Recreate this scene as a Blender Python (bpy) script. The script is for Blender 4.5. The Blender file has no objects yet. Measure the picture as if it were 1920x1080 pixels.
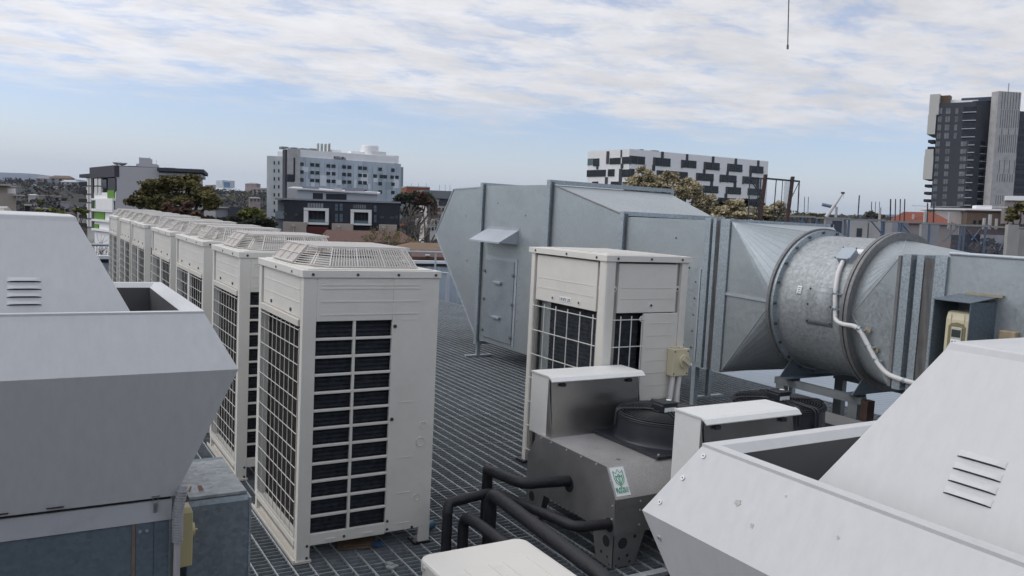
import bpy, math, random
from mathutils import Vector, Matrix
from math import sin, cos, pi, radians as R
random.seed(7)
SC = bpy.context.scene
COL = SC.collection

# ------------------------------------------------------------------ camera
F_PX, YAW, PITCH, ROLL, EYE = 1551.916, 0.5343957, 0.0878906, 0.0494668, 2.0472
ROLL_FAR = 0.030                     # the roof deck falls about one degree against the horizon
CAM_POS = Vector((0, 0, EYE))

def axes(roll):
    f = Vector((sin(YAW)*cos(PITCH), cos(YAW)*cos(PITCH), -sin(PITCH)))
    r = Vector((cos(YAW), -sin(YAW), 0))
    u = r.cross(f)
    return f, r*cos(roll)+u*sin(roll), -r*sin(roll)+u*cos(roll)
AF, AR, AU = axes(ROLL)
FF, FR, FU = axes(ROLL_FAR)
FH = Vector((sin(YAW), cos(YAW), 0)); RH = Vector((cos(YAW), -sin(YAW), 0))
_rot = Matrix((AR, AU, AF)).transposed() @ Matrix((FR, FU, FF))
TILT = Matrix.Translation(CAM_POS) @ _rot.to_4x4() @ Matrix.Translation(-CAM_POS)

cd = bpy.data.cameras.new('camera'); cam = bpy.data.objects.new('camera', cd); COL.objects.link(cam)
cd.sensor_width = 36; cd.lens = F_PX/1920*36; cd.clip_start = 0.05; cd.clip_end = 40000
cm = Matrix((AR, AU, -AF)).transposed().to_4x4(); cm.translation = CAM_POS
cam.matrix_world = cm
SC.camera = cam

# ------------------------------------------------------------------ materials
MATS = {}
def nt(name):
    m = bpy.data.materials.new(name); m.use_nodes = True
    n = m.node_tree.nodes; l = m.node_tree.links
    return m, n, l, n['Principled BSDF']
def mat(name, col, rough=.5, metal=0., var=.0, scale=8., bump=0., bscale=60., dirt=None, dscale=3., damt=.0, spec=.5, vcol=None, stretch=None, spots=None):
    """painted / plastic / metal surface: base colour with cloudy variation, dirt patches and fine relief"""
    if name in MATS: return MATS[name]
    m, n, l, b = nt(name)
    b.inputs['Roughness'].default_value = rough; b.inputs['Metallic'].default_value = metal
    b.inputs['Specular IOR Level'].default_value = spec
    tc = n.new('ShaderNodeTexCoord'); oi = n.new('ShaderNodeObjectInfo'); sh = n.new('ShaderNodeVectorMath'); sh.operation = 'MULTIPLY_ADD'
    l.new(oi.outputs['Random'], sh.inputs[0]); sh.inputs[1].default_value = (23, 17, 31); l.new(tc.outputs['Object'], sh.inputs[2]); raw = vec = sh.outputs[0]
    if stretch:
        mp = n.new('ShaderNodeMapping'); mp.inputs['Scale'].default_value = stretch
        l.new(vec, mp.inputs['Vector']); vec = mp.outputs['Vector']
    c = None
    if var > 0:
        nz = n.new('ShaderNodeTexNoise'); nz.inputs['Scale'].default_value = scale; nz.inputs['Detail'].default_value = 6
        nz.inputs['Roughness'].default_value = .65
        l.new(vec, nz.inputs['Vector'])
        mx = n.new('ShaderNodeMix'); mx.data_type = 'RGBA'
        a = vcol or tuple(x*(1-var) for x in col)
        h = tuple(min(1, x*(1+var)) for x in col)
        mx.inputs[6].default_value = (*a, 1); mx.inputs[7].default_value = (*h, 1)
        rp = n.new('ShaderNodeMapRange'); rp.inputs[1].default_value = .3; rp.inputs[2].default_value = .7
        l.new(nz.outputs['Fac'], rp.inputs[0]); l.new(rp.outputs[0], mx.inputs[0]); c = mx.outputs[2]
        rr = n.new('ShaderNodeMapRange'); rr.inputs[3].default_value = max(.03, rough-.1); rr.inputs[4].default_value = min(1, rough+.1)
        l.new(nz.outputs['Fac'], rr.inputs[0]); l.new(rr.outputs[0], b.inputs['Roughness'])
    if dirt and damt > 0:
        nz = n.new('ShaderNodeTexNoise'); nz.inputs['Scale'].default_value = dscale; nz.inputs['Detail'].default_value = 9
        nz.inputs['Roughness'].default_value = .7
        l.new(vec, nz.inputs['Vector'])
        rp = n.new('ShaderNodeMapRange'); rp.inputs[1].default_value = .5; rp.inputs[2].default_value = .78
        rp.inputs[4].default_value = damt
        l.new(nz.outputs['Fac'], rp.inputs[0])
        mx = n.new('ShaderNodeMix'); mx.data_type = 'RGBA'
        if c: l.new(c, mx.inputs[6])
        else: mx.inputs[6].default_value = (*col, 1)
        mx.inputs[7].default_value = (*dirt, 1); l.new(rp.outputs[0], mx.inputs[0]); c = mx.outputs[2]
    if spots:
        sc_, th, scol = spots
        vz = n.new('ShaderNodeTexVoronoi'); vz.inputs['Scale'].default_value = sc_; l.new(raw, vz.inputs['Vector'])
        rp = n.new('ShaderNodeMapRange'); rp.inputs[1].default_value = th; rp.inputs[2].default_value = th*.5
        l.new(vz.outputs['Distance'], rp.inputs[0])
        mx = n.new('ShaderNodeMix'); mx.data_type = 'RGBA'
        if c: l.new(c, mx.inputs[6])
        else: mx.inputs[6].default_value = (*col, 1)
        mx.inputs[7].default_value = (*scol, 1); l.new(rp.outputs[0], mx.inputs[0]); c = mx.outputs[2]
    if c: l.new(c, b.inputs['Base Color'])
    else: b.inputs['Base Color'].default_value = (*col, 1)
    if bump > 0:
        nz = n.new('ShaderNodeTexNoise'); nz.inputs['Scale'].default_value = bscale; nz.inputs['Detail'].default_value = 4
        l.new(raw, nz.inputs['Vector'])
        bp = n.new('ShaderNodeBump'); bp.inputs['Strength'].default_value = bump; bp.inputs['Distance'].default_value = .01
        l.new(nz.outputs['Fac'], bp.inputs['Height']); l.new(bp.outputs[0], b.inputs['Normal'])
    MATS[name] = m
    return m
def galv(name, col, metal=.55, rough=.5, cell=55., amt=.16, blotch=1.6, bamt=.12, rust=0., bump=.12):
    """galvanised sheet: crystalline spangle, cloudy oxide bloom, faint rust marks"""
    m, n, l, b = nt(name)
    b.inputs['Metallic'].default_value = metal
    tc = n.new('ShaderNodeTexCoord')
    v = n.new('ShaderNodeTexVoronoi'); v.inputs['Scale'].default_value = cell; l.new(tc.outputs['Object'], v.inputs['Vector'])
    wn = n.new('ShaderNodeTexNoise'); wn.inputs['Scale'].default_value = cell*.5; wn.inputs['Detail'].default_value = 3; l.new(tc.outputs['Object'], wn.inputs['Vector'])
    sep = n.new('ShaderNodeSeparateColor'); l.new(v.outputs['Color'], sep.inputs[0])
    nz = n.new('ShaderNodeTexNoise'); nz.inputs['Scale'].default_value = blotch; nz.inputs['Detail'].default_value = 7; nz.inputs['Roughness'].default_value = .6
    l.new(tc.outputs['Object'], nz.inputs['Vector'])
    def math_(op, a, c):
        q = n.new('ShaderNodeMath'); q.operation = op
        for i, x in enumerate((a, c)):
            if isinstance(x, (int, float)): q.inputs[i].default_value = x
            else: l.new(x, q.inputs[i])
        return q.outputs[0]
    s = math_('MULTIPLY', math_('SUBTRACT', sep.outputs[0], .5), amt)
    w = math_('MULTIPLY', math_('SUBTRACT', wn.outputs['Fac'], .5), amt)
    t = math_('MULTIPLY', math_('SUBTRACT', nz.outputs['Fac'], .5), bamt*4)
    f = math_('ADD', math_('ADD', math_('ADD', s, w), t), 1.)
    mx = n.new('ShaderNodeVectorMath'); mx.operation = 'SCALE'; mx.inputs[0].default_value = col; l.new(f, mx.inputs['Scale'])
    c = mx.outputs[0]
    if rust > 0:
        rn = n.new('ShaderNodeTexNoise'); rn.inputs['Scale'].default_value = 5; rn.inputs['Detail'].default_value = 9; l.new(tc.outputs['Object'], rn.inputs['Vector'])
        rp = n.new('ShaderNodeMapRange'); rp.inputs[1].default_value = .6; rp.inputs[2].default_value = .78; rp.inputs[4].default_value = rust
        l.new(rn.outputs['Fac'], rp.inputs[0])
        m2 = n.new('ShaderNodeMix'); m2.data_type = 'RGBA'; l.new(c, m2.inputs[6]); m2.inputs[7].default_value = (.16, .09, .05, 1)
        l.new(rp.outputs[0], m2.inputs[0]); c = m2.outputs[2]
    l.new(c, b.inputs['Base Color'])
    rr = n.new('ShaderNodeMapRange'); rr.inputs[3].default_value = rough-.1; rr.inputs[4].default_value = rough+.12
    l.new(sep.outputs[1], rr.inputs[0]); l.new(rr.outputs[0], b.inputs['Roughness'])
    if bump:
        bn = n.new('ShaderNodeTexNoise'); bn.inputs['Scale'].default_value = 2.2; bn.inputs['Detail'].default_value = 3; l.new(tc.outputs['Object'], bn.inputs['Vector'])
        bp = n.new('ShaderNodeBump'); bp.inputs['Strength'].default_value = bump; bp.inputs['Distance'].default_value = .05
        l.new(bn.outputs['Fac'], bp.inputs['Height']); l.new(bp.outputs[0], b.inputs['Normal'])
    MATS[name] = m
    return m

CREAM = mat('cream_paint', (.65, .625, .57), .42, var=.035, scale=3, dirt=(.40, .37, .31), dscale=5, damt=.22, bump=.02, bscale=200, spots=(7, .02, (.30, .27, .22)))
CREAMD = mat('cream_paint_dusty', (.56, .53, .47), .55, var=.06, scale=6, dirt=(.33, .28, .22), dscale=6, damt=.4)
WIRE = mat('cream_wire', (.66, .65, .61), .45, var=.03)
WHITE = mat('pale_grey_powdercoat', (.535, .535, .53), .42, var=.05, scale=1.0, stretch=(38,38,1.6), dirt=(.36, .35, .34), dscale=.25, damt=.12, bump=.10, bscale=2.2, spots=(3.1, .022, (.22, .2, .19)))
WHITEW = mat('off_white_powdercoat', (.68, .68, .655), .45, var=.03, scale=30, dirt=(.42, .41, .38), dscale=14, damt=.18, bump=.04, bscale=300)
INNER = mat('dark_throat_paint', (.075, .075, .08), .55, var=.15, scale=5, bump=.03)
COIL = mat('coil_dark', (.040, .045, .053), .7, var=.4, scale=25, bump=.15, bscale=90, spec=.05)
COILB = mat('coil_brown', (.042, .037, .033), .8, var=.4, scale=25, bump=.15, bscale=90, spec=.04)
FIN = mat('coil_fin', (.05, .055, .06), .45, metal=.3, var=.3, scale=30)
DARKGAP = mat('dark_gap', (.02, .02, .022), .8, var=.2)
SCREW = mat('screw_steel', (.10, .10, .11), .35, metal=.7, var=.2, scale=90)
SCREWL = mat('bright_screw', (.62, .6, .6), .3, metal=.5, var=.1, scale=90)
GALV = galv('galvanised_sheet', (.37, .405, .415), metal=.62, rough=.40, cell=60, amt=.08, bamt=.06, bump=.2)
GALVF = galv('galvanised_flange', (.33, .375, .40), metal=.5, rough=.45, cell=110, amt=.42, bamt=.10, bump=.05)
GALVB = galv('galvanised_bright', (.33, .35, .355), metal=.35, rough=.55, cell=45, amt=.30, bamt=.10, bump=.25)
GALVT = galv('galvanised_top', (.40, .43, .46), metal=.45, rough=.5, cell=90, amt=.06, bamt=.10)
GALVD = galv('galvanised_dull', (.128, .16, .188), metal=.35, rough=.55, cell=75, amt=.20, bamt=.07, rust=.10)
GALVX = galv('galvanised_box_sheet', (.20, .235, .262), metal=.35, rough=.55, cell=60, amt=.34, bamt=.10, rust=.05)
CAGEW = mat('cage_wire_cream', (.60, .565, .52), .5, var=.04)
GALVR = galv('rusty_ring', (.185, .185, .185), metal=.3, rough=.6, cell=60, amt=.2, bamt=.2, rust=.3)
STEELG = mat('primed_grey_steel', (.19, .205, .21), .6, var=.2, scale=4, dirt=(.12, .06, .04), dscale=4, damt=.25)
RUST = mat('rusty_steel', (.06, .032, .026), .8, var=.4, scale=7, bump=.2)
INOX = mat('stainless_sheet', (.36, .34, .325), .36, metal=.85, var=.08, scale=4, bump=.05, bscale=180)
INOXM = mat('stainless_panel_mirror', (.40, .385, .375), .24, metal=.95, var=.06, scale=3, bump=.03, bscale=40, spots=(38, .10, (.75, .74, .72)))
INOXS = mat('stainless_speckled', (.50, .485, .47), .42, metal=.7, var=.10, scale=5, bump=.14, bscale=120, spots=(95, .34, (.66, .64, .62)))
INOXD = mat('stainless_speckled_dark', (.26, .255, .25), .48, metal=.6, var=.15, scale=5, bump=.2, bscale=120)
BLACK = mat('black_plastic', (.018, .02, .026), .42, var=.25, scale=6, bump=.05, bscale=150)
BLACKW = mat('black_wire', (.022, .023, .027), .4, var=.2)
FOAM = mat('black_pipe_insulation', (.013, .013, .016), .58, var=.3, scale=9, bump=.5, bscale=30)
LABEL = mat('white_label', (.78, .79, .78), .5, var=.02)
GREEN = mat('green_print', (.0, .28, .12), .5, var=.05)
INK = mat('black_print', (.02, .02, .03), .5, var=.05)
YELL = mat('aged_yellow_plastic', (.50, .43, .24), .45, var=.06, scale=9, dirt=(.25, .2, .1), damt=.2)
BEIGEP = mat('beige_plastic', (.58, .52, .36), .42, var=.04, scale=9)
CONDUIT = mat('grey_white_conduit', (.62, .61, .59), .45, var=.05, scale=12)
CORRGREY = mat('corrugated_conduit', (.33, .33, .34), .5, var=.08)
FLEX = mat('canvas_connector', (.15, .142, .135), .9, var=.15, scale=9, bump=.4, bscale=14)
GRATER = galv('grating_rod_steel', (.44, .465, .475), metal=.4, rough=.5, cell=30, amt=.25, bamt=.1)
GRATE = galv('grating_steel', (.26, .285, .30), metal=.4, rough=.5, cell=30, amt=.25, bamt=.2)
ROOFM = mat('roof_sheet_pale_blue', (.33, .37, .41), .45, metal=.15, var=.08, scale=1.2, dirt=(.35, .36, .36), damt=.3)
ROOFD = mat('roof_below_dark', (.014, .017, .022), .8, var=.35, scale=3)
CARD = mat('cardboard', (.19, .13, .085), .85, var=.2, scale=12)
BLUE = mat('blue_plastic', (.02, .06, .15), .5, var=.1)

# ------------------------------------------------------------------ mesh helpers
class MB:
    def __init__(s): s.v = []; s.f = []; s.mi = []; s.sm = []; s.cur = 0; s.smooth = False
    def add(s, verts, faces):
        o = len(s.v); s.v.extend(tuple(p) for p in verts)
        for f in faces: s.f.append(tuple(i+o for i in f)); s.mi.append(s.cur); s.sm.append(s.smooth)
        return s
    def box(s, x0, x1, y0, y1, z0, z1):
        return s.add([(x0,y0,z0),(x1,y0,z0),(x1,y1,z0),(x0,y1,z0),(x0,y0,z1),(x1,y0,z1),(x1,y1,z1),(x0,y1,z1)],
              [(0,3,2,1),(4,5,6,7),(0,1,5,4),(1,2,6,5),(2,3,7,6),(3,0,4,7)])
    def hexa(s, p): # 8 points: bottom ring 0-3 ccw, top ring 4-7
        return s.add(p, [(0,3,2,1),(4,5,6,7),(0,1,5,4),(1,2,6,5),(2,3,7,6),(3,0,4,7)])
    def poly(s, pts, off):
        """polygon extruded by vector off (a plate with thickness)"""
        n = len(pts); o = Vector(off)
        a = [Vector(p) for p in pts]; b = [p+o for p in a]
        return s.add(a+b, [tuple(range(n-1,-1,-1)), tuple(range(n,2*n))]+[(i,(i+1)%n,n+(i+1)%n,n+i) for i in range(n)])
    def loft(s, rings, cap=True, close=True):
        n = len(rings[0]); vs = [p for r in rings for p in r]; fs = []
        for k in range(len(rings)-1):
            for i in range(n if close else n-1):
                j = (i+1) % n; fs.append((k*n+i, k*n+j, (k+1)*n+j, (k+1)*n+i))
        if cap: fs.append(tuple(range(n-1,-1,-1))); fs.append(tuple((len(rings)-1)*n+i for i in range(n)))
        return s.add(vs, fs)
    def tube(s, pts, r, n=8, smooth=True, radii=None, cap=True, bend=0., wrinkle=0.):
        P = [Vector(p) for p in pts]
        if wrinkle: return s.tube(s.wrinkled(P, bend), r, n, smooth, [r*random.uniform(1-wrinkle, 1+wrinkle) for _ in range(len(s._w))], cap)
        if bend > 0 and len(P) > 2:
            Q = [P[0]]
            for i in range(1, len(P)-1):
                a, b, c = P[i-1], P[i], P[i+1]
                d = min(bend, (a-b).length*.49, (c-b).length*.49)
                A = b+(a-b).normalized()*d; Cc = b+(c-b).normalized()*d
                for k in range(7):
                    t = k/6; Q.append(A*(1-t)**2+b*2*t*(1-t)+Cc*t*t)
            Q.append(P[-1]); P = Q
        rings = []; up = None
        for i, p in enumerate(P):
            t = (P[min(i+1,len(P)-1)]-P[max(i-1,0)]).normalized()
            if up is None: up = Vector((0,0,1)) if abs(t.z) < .9 else Vector((1,0,0))
            a = t.cross(up)
            if a.length < 1e-4: a = t.orthogonal()
            a.normalize(); b = a.cross(t).normalized(); up = b
            rr = radii[i] if radii else r
            rings.append([p+a*rr*cos(2*pi*(k+.5)/n)+b*rr*sin(2*pi*(k+.5)/n) for k in range(n)])
        sm = s.smooth; s.smooth = smooth; s.loft(rings, cap=False)
        s.smooth = False
        if cap:
            s.add(rings[0], [tuple(range(n))]); s.add(rings[-1], [tuple(range(n-1,-1,-1))])
        s.smooth = sm
        return s
    def wrinkled(s, P, bend, step=.022):
        Q = [P[0]]
        for i in range(1, len(P)-1):
            a, b, c = P[i-1], P[i], P[i+1]; d = min(bend, (a-b).length*.49, (c-b).length*.49)
            A = b+(a-b).normalized()*d; C = b+(c-b).normalized()*d
            Q += [A*(1-t)**2+b*2*t*(1-t)+C*t*t for t in (k/8 for k in range(9))]
        Q.append(P[-1]); W = [Q[0]]
        for a, b in zip(Q, Q[1:]):
            k = max(1, int((b-a).length/step)); W += [a.lerp(b, (j+1)/k) for j in range(k)]
        s._w = W; return W
    def wire(s, a, b, r): return s.tube([a, b], r, n=4, smooth=False)
    def cyl(s, c, ax, r, h, n=16, r2=None):
        c = Vector(c); ax = Vector(ax).normalized()
        return s.tube([c, c+ax*h], r, n=n, radii=[r, r if r2 is None else r2])
    def lathe(s, c, prof, n=48, smooth=True):
        rings = [[(c[0]+r*cos(2*pi*k/n), c[1]+r*sin(2*pi*k/n), c[2]+z) for k in range(n)] for r, z in prof]
        sm = s.smooth; s.smooth = smooth; s.loft(rings, cap=False); s.smooth = sm
        return s
    def ico(s, c, r, jit=.2, sq=1.):
        t = (1+5**.5)/2
        vs = [(-1,t,0),(1,t,0),(-1,-t,0),(1,-t,0),(0,-1,t),(0,1,t),(0,-1,-t),(0,1,-t),(t,0,-1),(t,0,1),(-t,0,-1),(-t,0,1)]
        fs = [(0,11,5),(0,5,1),(0,1,7),(0,7,10),(0,10,11),(1,5,9),(5,11,4),(11,10,2),(10,7,6),(7,1,8),(3,9,4),(3,4,2),(3,2,6),(3,6,8),(3,8,9),(4,9,5),(2,4,11),(6,2,10),(8,6,7),(9,8,1)]
        o = []
        for v in vs:
            d = Vector(v).normalized()*r*random.uniform(1-jit, 1+jit); o.append((c[0]+d.x, c[1]+d.y, c[2]+d.z*sq))
        return s.add(o, fs)
    def build(s, name, m, parent=None, bevel=0., local=None, loc=None):
        me = bpy.data.meshes.new(name)
        vs = s.v
        if local is not None: vs = [tuple(local @ Vector(p)) for p in vs]
        me.from_pydata(vs, [], s.f)
        for x in (m if isinstance(m, (list, tuple)) else [m]): me.materials.append(x)
        me.polygons.foreach_set('material_index', s.mi); me.polygons.foreach_set('use_smooth', s.sm)
        me.update()
        o = bpy.data.objects.new(name, me); COL.objects.link(o)
        if parent is not None: o.parent = parent
        if loc is not None: o.location = loc
        if bevel:
            b = o.modifiers.new('bevel', 'BEVEL'); b.width = bevel; b.segments = 2; b.limit_method = 'ANGLE'; b.angle_limit = R(40)
        return o
def fixn(o):
    import bmesh
    bm = bmesh.new(); bm.from_mesh(o.data); bmesh.ops.recalc_face_normals(bm, faces=bm.faces); bm.to_mesh(o.data); bm.free()
    return o
def thing(name, label, cat, loc=(0,0,0), group=None, rz=0):
    o = bpy.data.objects.new(name, None); COL.objects.link(o); o.location = loc; o.rotation_euler = (0,0,rz); o.empty_display_size = .1
    o['label'] = label; o['category'] = cat
    if group: o['group'] = group
    return o
def tag(o, label, cat, group=None):
    o['label'] = label; o['category'] = cat
    if group: o['group'] = group
    return o
def kind(o, k): o['kind'] = k; return o
KIDS = {}
def copy_tree(src, parent=None):
    c = src.copy(); COL.objects.link(c); c.parent = parent
    if parent is not None: c.matrix_parent_inverse = src.matrix_parent_inverse.copy()
    for ch in list(src.children): copy_tree(ch, c)
    return c
def B(x0,x1,y0,y1,z0,z1): return MB().box(x0,x1,y0,y1,z0,z1)
def text(body, name, m, parent, size, mat4, depth=.0008, font=None, align='LEFT', bold=0.):
    cu = bpy.data.curves.new(name, 'FONT'); cu.body = body; cu.size = size; cu.extrude = depth; cu.align_x = align; cu.offset = bold
    cu.resolution_u = 3; cu.space_line = .8
    t = bpy.data.objects.new(name+'_tmp', cu); COL.objects.link(t)
    me = bpy.data.meshes.new_from_object(t.evaluated_get(bpy.context.evaluated_depsgraph_get()))
    bpy.data.objects.remove(t); bpy.data.curves.remove(cu)
    me.materials.clear(); me.materials.append(m); me.transform(mat4)
    o = bpy.data.objects.new(name, me); COL.objects.link(o); o.parent = parent
    return o
def frame4(o, x, y):
    x = Vector(x).normalized(); y = Vector(y).normalized(); z = x.cross(y)
    m = Matrix((x, y, z)).transposed().to_4x4(); m.translation = Vector(o); return m
# ------------------------------------------------------------------ roof deck
m = MB()
GX0, GX1, GY0, GY1 = -3.2, 8.32, -1.6, 17.9
y = GY0
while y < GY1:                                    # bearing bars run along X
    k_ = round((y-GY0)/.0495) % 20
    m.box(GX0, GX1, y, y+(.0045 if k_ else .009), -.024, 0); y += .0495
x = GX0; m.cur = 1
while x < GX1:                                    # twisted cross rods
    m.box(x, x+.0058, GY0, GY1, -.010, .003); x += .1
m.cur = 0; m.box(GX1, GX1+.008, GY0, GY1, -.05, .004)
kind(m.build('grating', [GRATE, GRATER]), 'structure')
m = MB()
for k in range(12): m.box(GX0+k*1.0+.4, GX0+k*1.0+.47, GY0, GY1, -.24, -.035)
for k in range(9): m.box(GX0, GX1, GY0+.6+k*2.3, GY0+.68+k*2.3, -.42, -.26)
kind(m.build('grating_bearers', GALVD), 'structure')
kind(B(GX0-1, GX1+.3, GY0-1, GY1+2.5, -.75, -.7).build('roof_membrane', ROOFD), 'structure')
def corrugated(mb, x0, x1, y0, y1, z, pitch=.085, amp=.012):
    n = int((y1-y0)/pitch*4); pr = [(y0+(y1-y0)*i/n, z+amp*sin(2*pi*i/4+.4)) for i in range(n+1)]
    mb.add([(x0, a, b) for a, b in pr]+[(x1, a, b) for a, b in pr], [(i, i+1, n+2+i, n+1+i) for i in range(n)])
m = MB(); corrugated(m, 8.45, 24, -3, 19.9, -.46, .10, .022)
kind(m.build('metal_roof', ROOFM), 'structure')
m = MB(); m.box(8.4, 8.6, -3, 19.9, -.50, -.36)
kind(m.build('roof_gutter', GALVT), 'structure')

# dark wall added unseen behind the camera to shade faces turned towards it
kind(B(-5, 9, -3.6, -3.3, -.7, 3.3).build('added_shade_wall', mat('shade_wall_dark', (.09,.095,.105), .7, var=.2, scale=1)), 'structure')
# roof edge upstand of ribbed sheet with a cap, at the far end of the roof
t = thing('parapet_wall', 'low ribbed metal parapet with a pale cap at the far roof edge', 'parapet', (0, 20.0, 0))
m = MB(); n = 340
pr = [(-4+i*.075, .02 if (i//2) % 2 else -.02) for i in range(n)]
m.add([(a, b, -.7) for a, b in pr]+[(a, b, .66) for a, b in pr], [(i, i+1, n+i+1, n+i) for i in range(n-1)])
m.build('ribbed_sheet', ROOFM, t)
B(-4, 21.5, -.09, .12, .66, .73).build('cap', mat('cap_white', (.6,.62,.64), .4, metal=.2, var=.05), t)
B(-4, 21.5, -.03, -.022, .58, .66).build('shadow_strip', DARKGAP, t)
t = thing('handrail', 'galvanised pipe handrail running across the far end of the roof', 'handrail', (0, 19.3, 0))
m = MB().tube([(-4,0,1.0),(14,0,1.0)], .03)
m.build('top_rail', GALVT, t)
for k in range(9): MB().tube([(-3.5+k*2.1,0,-.7),(-3.5+k*2.1,0,1.0)], .024).build('post', GALVT, t)
t = thing('guard_rail', 'short galvanised guard rail post beside the pale sloped duct mouth', 'handrail', (8.45, 17.2, 0))
MB().tube([(0,0,-.4),(0,0,.62)], .05).build('post', GALVT, t)
MB().tube([(-.9,.35,.64),(-.3,.1,.64),(.0,0,.63)], .03, bend=.1).build('top_rail', GALVT, t)

# ------------------------------------------------------------------ condensing units in the row
def cage(parent, y0, y1, x0=.05, x1=.80):
    """wire fan guard: octagonal frustum of slats with a fine mesh panel on the left"""
    c = .16; cy = (y1-y0)*.33; z0, z1 = 1.702, 1.803; i = .085
    base = [(x0,y0+cy),(x0+c*.8,y0),(x1-c*.5,y0),(x1,y0+cy),(x1,y1-.1),(x1-c*.5,y1),(x0+c*.8,y1),(x0,y1-.1)]
    top = [(x0+i,y0+cy),(x0+c*.8+i*.5,y0+i),(x1-c*.5-i*.5,y0+i),(x1-i,y0+cy),(x1-i,y1-.1-i*.3),(x1-c*.5-i*.5,y1-i),(x0+c*.8+i*.5,y1-i),(x0+i,y1-.1-i*.3)]
    m = MB(); r = .0036
    P = lambda a, t: (base[a][0]*(1-t)+top[a][0]*t, base[a][1]*(1-t)+top[a][1]*t, z0*(1-t)+z1*t)
    for a in range(8):
        b = (a+1) % 8
        for t in (0., 1.): m.wire(P(a,t), P(b,t), r*1.3)
        m.wire(P(a,0), P(a,1), r*1.3)
        A0, B0, A1, B1 = map(Vector, (P(a,0), P(b,0), P(a,1), P(b,1)))
        if a in (1, 5):                            # long sides: upright wires and four stays
            n = max(6, int((B0-A0).length/.0165))
            for k in range(1, n): m.wire(A0.lerp(B0, k/n), A1.lerp(B1, k/n), r if k % (n//3) else r*1.7)
            for t in (.33, .62): m.wire(P(a,t), P(b,t), r*.9)
        elif a in (0, 2, 3, 4, 6):                 # corners: level wires
            for k in range(1, 8): m.wire(P(a,k/8), P(b,k/8), r)
            m.wire(A0.lerp(B0,.48), A1.lerp(B1,.48), r*1.3); m.wire(A0.lerp(B0,.56), A1.lerp(B1,.56), r*1.3)
    n = int((top[5][1]-top[1][1])/.024)
    for k in range(1, n):
        yy = top[1][1]+(top[5][1]-top[1][1])*k/n
        m.wire((top[0][0], yy, z1+.003), (top[3][0], yy, z1+.003), .0098)
    for k in range(5): xx = top[0][0]+(top[3][0]-top[0][0])*(k+.5)/5; m.wire((xx, top[1][1], z1-.008), (xx, top[5][1], z1-.008), r*1.2)
    g = m.build('fan_guard', CAGEW, parent)
    # fine mesh panel on the sloping left side (between points 7 and 0)
    A0, B0, A1, B1 = (Vector(p) for p in (P(0,0), P(7,0), P(0,1), P(7,1)))
    d = Vector((-.004,0,.004)); mp = MB()
    mp.poly([A0+d, B0+d, B1+d, A1+d], (.003, 0, .0015))
    mp.build('mesh_panel', mat('fine_mesh_beige', (.43,.385,.35), .7, var=.08, scale=150), g)
    mg = MB(); d *= 2
    for k in range(4): mg.wire(A0.lerp(B0,k/3)+d, A1.lerp(B1,k/3)+d, .0042)
    for t in (0,.5,1): mg.wire(A0.lerp(A1,t)+d, B0.lerp(B1,t)+d, .0042)
    mg.build('mesh_frame', WIRE, g)
    cx, cy_ = (x0+x1)/2, (y0+y1)/2; rr = min(x1-x0, y1-y0)*.40
    MB().lathe((cx,cy_,0), [(rr+.02,1.69),(rr+.02,1.745),(rr,1.745),(rr,1.60)], 40).build('fan_ring', WIRE, g)
    MB().cyl((cx,cy_,1.696), (0,0,1), rr, .003, 40).build('fan_well_shade', DARKGAP, g)  # flat dark disc: shade of the fan opening put into the colour
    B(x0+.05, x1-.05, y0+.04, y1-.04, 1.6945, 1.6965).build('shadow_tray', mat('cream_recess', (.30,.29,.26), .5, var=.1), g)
    f = MB()
    for k in range(4):
        a = k*pi/2+.4; f.poly([(cx+cos(a+b)*q, cy_+sin(a+b)*q, 1.712+.016*(1 if b > 0 else -1)) for q, b in ((.06,-.3),(rr-.02,-.28),(rr-.02,.32),(.06,.4))], (0,0,.004))
    f.cyl((cx,cy_,1.61), (0,0,1), .07, .12, 20)
    f.build('fan', BLACK, g)

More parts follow.
